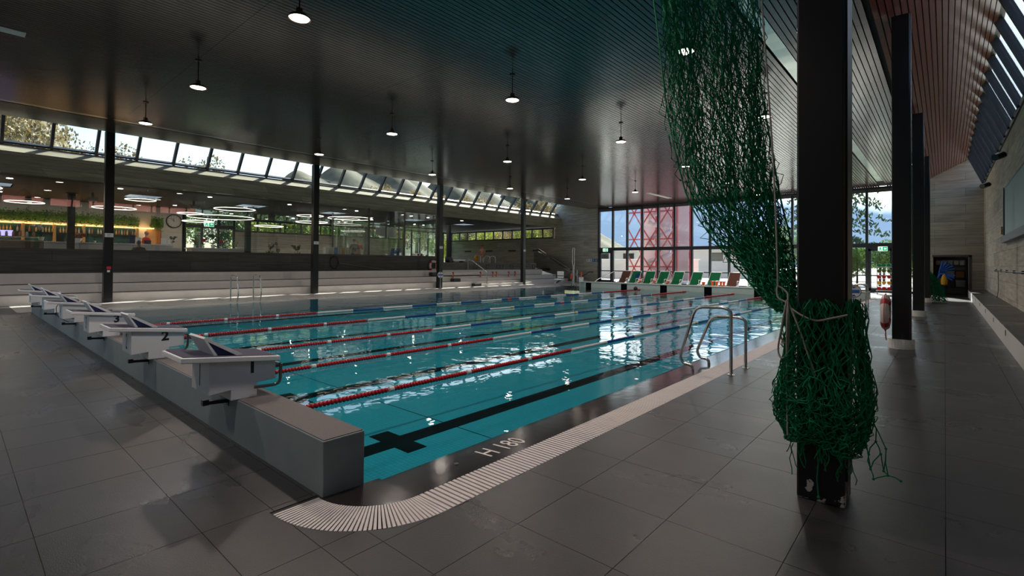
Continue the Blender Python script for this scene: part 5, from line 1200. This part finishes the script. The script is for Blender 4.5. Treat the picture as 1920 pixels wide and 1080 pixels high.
t = thing('lounge_chair', 'blue upholstered lounge chair inside the glass box', 'chair', (-26, 18.3, FLOOR_C)); MB().box(-26.4, -25.7, 17.6, 18.4, FLOOR_C + .35, 1.75).build('seat', M['chairblue'], t, bevel=.06); MB().hull([(-26.4, 18.35, 1.6), (-25.7, 18.35, 1.6), (-25.7, 18.55, 2.35), (-26.4, 18.55, 2.35)], [(-26.4, 18.55, 1.6), (-25.7, 18.55, 1.6), (-25.7, 18.75, 2.35), (-26.4, 18.75, 2.35)]).build('backrest', M['chairblue'], t)
for x in (-26.35, -25.75):
    for y in (17.65, 18.35): MB().box(x - .02, x + .02, y - .02, y + .02, FLOOR_C, FLOOR_C + .36).build('leg', M['black'], t)
t = thing('toy_crate', 'crate heaped with red and dark toys at the glass box corner', 'crate', (-25.3, 20.0, FLOOR_C)); MB().box(-25.7, -25.0, 19.4, 20.5, FLOOR_C, 1.85).build('crate', M['boxdark'], t)
f = MB(); f2 = MB()
for q in range(26): (f if q % 2 else f2).ball((-25.35 + rb.uniform(-.25, .25), 19.95 + rb.uniform(-.45, .45), 1.9 + rb.uniform(0, .1)), rb.uniform(.05, .1), n=6, m=4)
f.build('red_toys', M['shirtred'], t); f2.build('dark_toys', M['boxdark'], t)
# upper terrace: pool edge boxes, bench
for k, y in enumerate((23.9, 25.1, 26.2, 26.55, 27.65, 29.0, 30.3)):
    y_ = min(y, 30.3); o = thing('wall_opening', 'small black framed opening in the terrace wall, %s from the aisle rail' % ['first', 'second', 'third', 'fourth', 'fifth', 'sixth', 'seventh'][k], 'opening', (-24.25, y_, 1.2), 'framed openings in the terrace wall')
    for a, b_, c, d in ((-.17, .17, .11, .14), (-.17, .17, -.14, -.11), (-.17, -.14, -.11, .11), (.14, .17, -.11, .11)): MB().box(-24.25, -24.225, y_ + a, y_ + b_, 1.22 + c, 1.22 + d).build('frame_bar', M['black'], o)
t = thing('terrace_bench', 'long pale bench with dark roll on the terrace wall', 'bench', (-24.6, 22.4, 1.503)); MB().box(-24.75, -24.3, 21.9, 23.0, 1.60, 1.70).build('seat', M['whitew'], t); MB().box(-24.7, -24.35, 21.95, 22.1, 1.503, 1.6).build('leg', M['frame_grey'], t); MB().box(-24.7, -24.35, 22.8, 22.95, 1.503, 1.6).build('leg', M['frame_grey'], t); MB().tube([(-24.7, 21.7, 1.668), (-24.3, 21.7, 1.668)], .16, 12).build('roll', M['boxdark'], t, smooth=True)
for k in range(4):
    y = 22.5 + 2.35 * k; o = thing('wall_lettering_vent', 'dark slotted vent strip on the terrace back wall, %s from the left' % ['first', 'second', 'third', 'fourth'][k], 'vent', (-35.5 + 2.9 * k, YG - .01, 2.6), 'vent strips on the terrace wall')
    for q in range(7): MB().box(-36 + 2.9 * k + .13 * q, -35.91 + 2.9 * k + .13 * q, YG - .02, YG - .001, 2.52, 2.68).build('slot', M['ink'], o)

# ------------------------------------------------------------------ people
def skin_mesh(name, verts, edges, radii, mat_, sub=1):
    me = bpy.data.meshes.new(name); me.from_pydata(verts, edges, []); o = bpy.data.objects.new(name, me); col.objects.link(o)
    md = o.modifiers.new('skin', 'SKIN'); md.use_smooth_shade = True
    for i, r_ in enumerate(radii): me.skin_vertices[0].data[i].radius = (r_[0], r_[1]) if isinstance(r_, tuple) else (r_, r_)
    me.skin_vertices[0].data[0].use_root = True
    s = o.modifiers.new('sub', 'SUBSURF'); s.levels = sub; s.render_levels = sub
    dg = bpy.context.evaluated_depsgraph_get(); out = bpy.data.meshes.new_from_object(o.evaluated_get(dg)); out.name = name
    bpy.data.objects.remove(o); bpy.data.meshes.remove(me); out.materials.clear(); out.materials.append(mat_); return out
def person(label, loc, rz, hair, shirt, trousers=None, sit=False, armL=None, armR=None, bare=False, cap=None):
    t = thing('person', label, 'person', loc, None, rz)
    hz = -.42 if sit else 0                                     # seated figures have their hips lower
    hip = .92 + hz; J = [(0, 0, hip), (0, 0, hip + .22), (0, .01, hip + .46), (0, 0, hip + .56), (0, -.02, hip + .66), (0, -.03, hip + .78)]
    rad = [(.15, .11), (.14, .10), (.17, .105), (.055, .055), (.075, .09), (.07, .085)]
    E_ = [(0, 1), (1, 2), (2, 3), (3, 4), (4, 5)]
    aL = armL or [(-.30, .0, hip + .22), (-.28, -.10, hip + .0), (-.27, -.14, hip - .08)]; aR = armR or [(.30, .0, hip + .22), (.28, -.10, hip + .0), (.27, -.14, hip - .08)]
    hands = []
    for s, arm in ((-1, aL), (1, aR)):
        i0 = len(J); J.append((s * .19, 0, hip + .47)); rad.append(.062); E_.append((2, i0))
        for q, p in enumerate(arm): J.append(p); rad.append((.045, .036, .034)[q]); E_.append((len(J) - 2, len(J) - 1))
        hands.append((Vector(arm[1]), Vector(arm[2])))
    for s in (-1, 1):
        i0 = len(J); knee = (s * .11, -.44, hip + .0) if sit else (s * .11, -.03, .48); ank = (s * .11, -.46, .09 + hz * 0) if sit else (s * .11, .03, .08); toe = (ank[0], ank[1] - .16, .035)
        J += [(s * .09, 0, hip - .06), knee, ank, toe]; rad += [.09, .06, .042, .04]; E_ += [(0, i0), (i0, i0 + 1), (i0 + 1, i0 + 2), (i0 + 2, i0 + 3)]
    body = skin_mesh('body', J, E_, rad, M['skin']); fm = MB()
    for el, w_ in hands:                                         # palm and five fingers
        d = (w_ - el).normalized(); sd = d.orthogonal().normalized(); nn_ = d.cross(sd)
        fm.hull([w_ + sd * a + nn_ * b for a, b in ((-.035, -.012), (.035, -.012), (.035, .012), (-.035, .012))], [w_ + d * .09 + sd * a + nn_ * b for a, b in ((-.04, -.01), (.04, -.01), (.04, .01), (-.04, .01))])
        for q, (o_, L) in enumerate(((-.032, .065), (-.011, .078), (.011, .072), (.032, .055))): p = w_ + d * .088 + sd * o_; fm.tube([p, p + d * L * .55 + nn_ * .008, p + d * L + nn_ * .03], [.009, .008, .006], 5)
        p = w_ + d * .03 + sd * .035; fm.tube([p, p + d * .03 + sd * .03, p + d * .065 + sd * .035], [.01, .009, .007], 5)
    hd = Vector((0, -.03, hip + .74)); fm.ball((hd.x, hd.y - .095, hd.z - .01), .014, .02, .02, 6, 4)          # nose
    for s in (-1, 1): fm.ball((hd.x + s * .085, hd.y + .0, hd.z), .014, .025, .035, 6, 4)
    bm = bmesh.new(); bm.from_mesh(body); m2 = bpy.data.meshes.new('tmp'); m2.from_pydata(fm.v, [], fm.f); bm.from_mesh(m2); bm.to_mesh(body); bm.free(); bpy.data.meshes.remove(m2)
    body.polygons.foreach_set('use_smooth', [True] * len(body.polygons))
    o = bpy.data.objects.new('body', body); col.objects.link(o); o.parent = t
    for s in (-1, 1): MB().ball((hd.x + s * .032, hd.y - .082, hd.z + .02), .011, n=6, m=4).build('eye', M['ink'], t, world=False)
    MB().bar((hd.x - .025, hd.y - .086, hd.z - .055), (hd.x + .025, hd.y - .086, hd.z - .055), .008, .008).build('mouth', M['ringr'], t, world=False)
    h = MB(); h.ball((hd.x, hd.y + .018, hd.z + .035), .092, .108, .105, 14, 8); h.build('cap' if cap else 'hair', M[cap or hair], t, world=False, smooth=True)
    if shirt:
        sv = [J[0], J[1], J[2], (0, 0, hip + .535)]; sr = [(.165, .125), (.155, .118), (.185, .122), (.075, .075)]; se = [(0, 1), (1, 2), (2, 3)]
        for s, arm in ((-1, aL), (1, aR)): i0 = len(sv); sv += [(s * .19, 0, hip + .47), tuple(arm[0])]; sr += [.078, .062]; se += [(2, i0), (i0, i0 + 1)]
        so = bpy.data.objects.new('shirt', skin_mesh('shirt', sv, se, sr, M[shirt])); col.objects.link(so); so.parent = t
    if trousers:
        tv = [(0, 0, hip + .04)]; tr_ = [(.16, .12)]; te = []
        for s in (-1, 1):
            i0 = len(tv); knee = (s * .11, -.44, hip) if sit else (s * .11, -.03, .48); ank = (s * .11, -.46, .14) if sit else (s * .11, .03, .14)
            tv += [(s * .09, 0, hip - .06), knee, ank]; tr_ += [.105, .08, .07]; te += [(0, i0), (i0, i0 + 1), (i0 + 1, i0 + 2)]
        to = bpy.data.objects.new('trousers', skin_mesh('trousers', tv, te, tr_, M[trousers])); col.objects.link(to); to.parent = t
    return t
person('person in a red shirt standing behind the bar counter', (-32.35, 7.05, FLOOR_C + .162), R(-160), 'skin', 'shirtred', 'shirtblack')
gp2 = person('grey haired person seated behind the parapet, seen from behind', (-25.7, 5.35, FLOOR_C), R(-90), 'hairgrey', 'shirtgrey', 'shirtblack', sit=True); gp2.scale = (.9, .9, .9)
ch = thing('cafe_chair', 'cafe chair under the grey haired person', 'chair', (-25.7, 5.35, FLOOR_C)); MB().box(-25.95, -25.48, 5.12, 5.58, 1.40, 1.43).build('seat', M['boxdark'], ch)
for x in (-25.93, -25.5):
    for y in (5.14, 5.56): MB().box(x - .015, x + .015, y - .015, y + .015, FLOOR_C, 1.40).build('leg', M['steel_dk'], ch)
pb = person('person in a black shirt seen from behind beside the glass box', (-27, 16.3, FLOOR_C), R(-95), 'hairdark', 'shirtblack', 'shirtblack')
place_text('92', .22, M['hairgrey'], (0, .135, 1.30), (-1, 0, 0), (0, 0, 1), None, 'shirt_print').parent = pb
person('fair haired person in red facing the person in black', (-27.6, 16.9, FLOOR_C), R(60), 'hairblond', 'shirtred', 'shirtblack')
hip = .92
bt = person('bather with a red cap and white towel holding a yellow bag', (-27, 27.35, FLOOR_C), R(20), 'hairdark', None, 'towel', armL=[(-.27, -.10, hip + .24), (-.30, -.26, hip + .10), (-.30, -.32, hip + .06)], armR=[(.26, -.08, hip + .22), (.12, -.26, hip + .10), (.06, -.32, hip + .08)], cap='shirtred')
yb = thing('swim_bag', 'crumpled yellow bag in the hands of the bather', 'bag', (-27.2, 26.95, 1.7)); f = MB()
rb4 = random.Random(9)
for q in range(9): f.ball((-27.22 + rb4.uniform(-.12, .12), 26.98 + rb4.uniform(-.14, .10), 1.86 + rb4.uniform(-.16, .16)), rb4.uniform(.07, .12), n=7, m=5)
f.build('sack', M['yellow'], yb); MB().tube(curve_pts([(-27.2, 27.0, 2.0), (-27.2, 27.05, 2.12), (-27.1, 27.08, 2.02)], 4), .012, 5).build('strap', M['yellow'], yb)
# swimmer: head and shoulders above the water
sv = [(0, 0, -.45), (0, 0, -.15), (0, 0, -.02), (0, -.01, .08), (0, -.015, .19), (-.19, 0, -.14), (-.42, -.25, -.1), (-.45, -.5, -.06), (.19, 0, -.14), (.42, -.25, -.1), (.45, -.5, -.06)]
sw = thing('person', 'dark haired swimmer with only the head above the water', 'person', (-12.6, 24.6, -.02), None, R(140))
so = bpy.data.objects.new('body', skin_mesh('body', sv, [(0, 1), (1, 2), (2, 3), (3, 4), (1, 5), (5, 6), (6, 7), (1, 8), (8, 9), (9, 10)], [(.13, .1), (.16, .1), .055, (.075, .09), (.07, .085), .06, .045, .03, .06, .045, .03], M['skin'])); col.objects.link(so); so.parent = sw
h = MB(); h.ball((0, .012, .17), .105, .118, .115, 14, 8); h.build('hair', M['hairdark'], sw, world=False, smooth=True)

# ------------------------------------------------------------------ outside
g = MB().box(-400, 400, 34.3, 600, -.5, -.03).build('ground', M['pave']); struct(g, 'pale paving outside the glazed end wall', 'ground')
g2 = MB().box(-400, -38.4, -7.4, 34.3, -.2, .9).build('lawn', M['grass']); struct(g2, 'lawn beyond the cafe windows', 'ground')
g3 = MB().box(1.9, 400, -7.4, 34.3, -.5, -.1).build('verge', M['grass']); struct(g3, 'lawn beyond the right wall', 'ground')
g4 = MB().box(-400, 400, -300, -7.4, -.5, -.1).build('yard', M['pave']); struct(g4, 'paved yard behind the start end of the hall', 'ground')
def leaf_ball(n, seed, size, squash=1.0, clumps=14):
    r0 = random.Random(seed); f = MB(); cl = [(Vector((r0.gauss(0, .42), r0.gauss(0, .42), r0.uniform(-.55, .6) * squash)), r0.uniform(.28, .5)) for _ in range(clumps)]
    for k in range(n):
        c, rr = r0.choice(cl); p = c + Vector((r0.gauss(0, 1), r0.gauss(0, 1), r0.gauss(0, 1))).normalized() * rr * r0.uniform(.6, 1)
        d = Vector((r0.uniform(-1, 1), r0.uniform(-1, 1), r0.uniform(-1, 1))).normalized() * size * r0.uniform(.6, 1.3); e = d.orthogonal().normalized() * d.length * .7
        f.add([p - d, p + e, p + d, p - e], [(0, 1, 2, 3)])
    return f
crowns = {m: [leaf_ball(5200, s, .036).mesh('crown', M[m]) for s in (1, 2)] for m in ('leaf', 'leafdk', 'leafau', 'leafye')}
trunk = MB().tube([(0, 0, 0), (.01, 0, .5), (0, .01, 1)], [.04, .03, .015], 7).mesh('trunk', M['bark'])
rt = random.Random(21)
TN = [0]
def tree(x, y, z0, h, w, kind, label, group):
    t = thing('tree', label, 'tree', (x, y, z0), group)
    inst('trunk', trunk, (x, y, z0), t, scale=(h * .7, h * .7, h * .75)); inst('crown', crowns[kind][TN[0] % 2], (x, y, z0 + h * .60), t, rot=(0, 0, rt.uniform(0, 6)), scale=(w, w, h * .46)); TN[0] += 1
G1 = 'autumn trees on the slope beyond the left skylight'
WORDS = ['first', 'second', 'third', 'fourth', 'fifth', 'sixth', 'seventh', 'eighth', 'ninth', 'tenth', 'eleventh', 'twelfth', 'thirteenth', 'fourteenth', 'fifteenth', 'sixteenth', 'seventeenth', 'eighteenth', 'nineteenth', 'twentieth', 'next to last', 'very last']
for k in range(7): tree(-64 - rt.uniform(0, 12), -6 + 2.9 * k, .9, rt.uniform(15.5, 18.5) - (k > 4) * 2.5, rt.uniform(3.2, 4.4), 'leafau', 'autumn brown tree in the leftmost skylight panes, %s from the left' % WORDS[k], G1)
tree(-70, 20.5, .9, 14.2, 3.8, 'leafau', 'lone dark tree against the sky in the fourth and fifth skylight panes', G1)
for k in range(15): tree(-80 - rt.uniform(0, 25), 46 + 6.2 * k + rt.uniform(-1, 1), (.9 if 46 + 6.2 * k < 33 else -.03), rt.uniform(16, 18.5) + .24 * k, rt.uniform(4.5, 6), 'leafau', 'autumn tree seen through the far skylight panes, %s from the left' % WORDS[k], G1)
G2 = 'trees outside the cafe windows'
for k in range(9): tree(-50 - rt.uniform(0, 6), 8.5 + 3.0 * k, .9, rt.uniform(6, 8), rt.uniform(2.4, 3.4), ['leaf', 'leafye', 'leaf', 'leafdk', 'leafye'][k % 5], 'green or yellow tree outside the cafe window strip, %s from the left' % WORDS[k], G2)
for k in range(9): tree(-63 + 3.0 * k, 52 + rt.uniform(0, 5), 0, rt.uniform(6.5, 9), rt.uniform(2.4, 3.2), ['leaf', 'leafye', 'leafau'][k % 3], 'tree outside the terrace window strip, %s from the left' % WORDS[k], 'trees outside the terrace windows')
G3 = 'trees beyond the glazed end wall'
for k in range(10): tree(-17 + 2.5 * k, 58 + rt.uniform(0, 8), -.1, rt.uniform(3.0, 4.2) if k > 2 else rt.uniform(5, 7), rt.uniform(1.5, 2.1), 'leaf' if k % 3 else 'leafdk', 'garden tree beyond the glazed end wall, %s from the left' % WORDS[k], G3)
for k in range(6): tree(-6.2 + 1.3 * k, 44 + rt.uniform(0, 2), -.1, 3.0 + rt.uniform(-.4, .4), 1.1, 'leaf', 'clipped green shrub outside the right glazed door, %s from the left' % WORDS[k], 'shrubs outside the right glazed door')
# conifers with drooping branches
def conifer(x, y, h, label):
    t = thing('conifer', label, 'tree', (x, y, -.1), 'conifers beyond the glazed end wall')
    MB().tube([(x, y, -.1), (x, y, h)], [.32, .05], 8).build('trunk', M['bark'], t)
    f = MB(); r0 = random.Random(int(x * 10))
    for k in range(60):
        z = 2.0 + (h - 2.4) * k / 60; a = k * 2.4; L = (h - z) * .36 + .5; pts = []
        for q in range(6): u = q / 5; pts.append(Vector((x + math.cos(a) * L * u, y + math.sin(a) * L * u, z + .25 * u - .9 * u * u)))
        for p0, p1 in zip(pts[:-1], pts[1:]):
            for w_ in range(9):
                p = p0.lerp(p1, r0.random()) + Vector((r0.uniform(-.15, .15), r0.uniform(-.15, .15), -r0.uniform(0, .35))); d = Vector((r0.uniform(-1, 1), r0.uniform(-1, 1), -.8)).normalized() * r0.uniform(.12, .24); e = d.orthogonal().normalized() * .08; f.add([p - d, p + e, p + d, p - e], [(0, 1, 2, 3)])
    f.build('branches', M['leafdk'], t)
conifer(-6.0, 47, 13, 'dark drooping conifer seen left of the second column'); conifer(-9.2, 52, 12, 'dark conifer behind the foreground column')
# hills and mountain
def ridge(name, x0, x1, y0, y1, hf, m, label, nx=50, ny=10):
    b = MB(); o = 0
    for j in range(ny + 1):
        for i in range(nx + 1):
            u, v = i / nx, j / ny; b.v.append((x0 + (x1 - x0) * u, y0 + (y1 - y0) * v, hf(u, v)))
    for j in range(ny):
        for i in range(nx): a = j * (nx + 1) + i; b.f.append((a, a + 1, a + nx + 2, a + nx + 1))
    struct(b.build(name, M[m], smooth=True), label, 'hill')
ridge('mountain', -420, 200, 420, 520, lambda u, v: (95 - 62 * u + 8 * math.sin(u * 19) + 4 * math.sin(u * 47)) * math.sin(min(1, v * 2) * math.pi / 2), 'mount', 'hazy blue mountain beyond the glazed end wall')
ridge('hill_slope', -200, -120, -80, 40, lambda u, v: 1 + 62 * (1 - u) * (1 - v ** 6) + 2 * math.sin(v * 40) * (1 - u), 'hillm', 'wooded autumn hillside beyond the left skylight', 40, 60)
ridge('hill_far', -260, -150, 90, 330, lambda u, v: 1 + (57 + 5 * math.sin(v * 23) + 3 * math.sin(v * 61)) * (1 - u) * (min(1, v * 5) ** .5), 'hillm', 'far wooded slope seen through the last skylight panes', 40, 80)
# white building with a blue grey roof, red lattice tower, red house
t = thing('white_building', 'low white building outside the left part of the glazed wall', 'building', (-30, 62, 0))
MB().box(-48, -17, 60, 70, -.1, 3.2).build('wall', M['plaster'], t); MB().box(-49, -16.5, 59.2, 71, 3.2, 3.5).build('roof', M['white'], t)
for k in range(7): wd = MB().box(-44 + 3.8 * k, -42.4 + 3.8 * k, 59.95, 60.0, 1.9, 2.9).build('window', M['frame_grey'], t); MB().box(-43.9 + 3.8 * k, -42.5 + 3.8 * k, 59.93, 59.95, 2.0, 2.8).build('pane', M['glass'], wd)
t = thing('garden_wall', 'long pale boundary wall outside the left glazed door', 'wall', (-24, 46, 0)); MB().box(-32, -17.3, 46, 46.3, -.1, 1.9).build('wall_face', M['plaster'], t); MB().box(-32.1, -17.2, 45.9, 46.4, 1.9, 2.0).build('coping', M['white'], t)
t = thing('lattice_tower', 'red steel lattice stair tower with reddish panels outside the glazed wall', 'tower', (-19.5, 42, 0))
TX = [-21.6, -20.2, -18.6, -17.0]
for x in TX:
    for y in (40.5, 43.5): MB().box(x - .09, x + .09, y - .09, y + .09, -.1, 9.5).build('post', M['redsteel'], t)
for z in (1.2, 3.6, 6.0, 8.4):
    for y in (40.5, 43.5): MB().box(-21.6, -17.0, y - .06, y + .06, z, z + .12).build('beam', M['redsteel'], t)
for a, b_ in zip(TX[:-1], TX[1:]):
    for z0, z1 in ((-.1, 2.4), (2.4, 4.8), (4.8, 7.2), (7.2, 9.5)):
        MB().bar((a, 40.45, z0), (b_, 40.45, z1), .09, .09).build('brace', M['redsteel'], t); MB().bar((b_, 40.45, z0), (a, 40.45, z1), .09, .09).build('brace', M['redsteel'], t)
    MB().box(a + .12, b_ - .12, 43.4, 43.44, 0, 9.4).build('back_panel', M['redpanel'], t)
sp = MB(); pts = [(-19.3 + 1.0 * math.cos(k * .35), 42 + 1.0 * math.sin(k * .35), .4 + k * .11) for k in range(80)]
sp.tube(pts, .2, 8).build('spiral_slide', M['redpanel'], t, smooth=True)
t = thing('red_house', 'long red house outside the right skylight', 'building', (22, -10, 0)); MB().box(20, 30, -45, 20, -.1, 9.6).build('wall', M['redfac'], t); MB().box(19.6, 30.4, -45.4, 20.4, 9.6, 9.9).build('roof', M['frame_grey'], t)
for k in range(10): MB().box(19.95, 20.0, -42 + 6 * k, -40.5 + 6 * k, 4.0, 5.7).build('window', M['frame_grey'], t)
for k in range(8): tree(20 + rt.uniform(0, 8), 26 + 5 * k, -.1, rt.uniform(8, 11), 3.6, 'leaf', 'green tree outside the right skylight, %s from the red house' % WORDS[k], 'trees outside the right wall')
# roofs close the building from above
struct(MB().box(-38.4, -25.2, YB - .3, -0.2, 4.7, 4.75).build('roof_cafe', M['frame_grey']), 'flat roof edge over the cafe', 'roof')
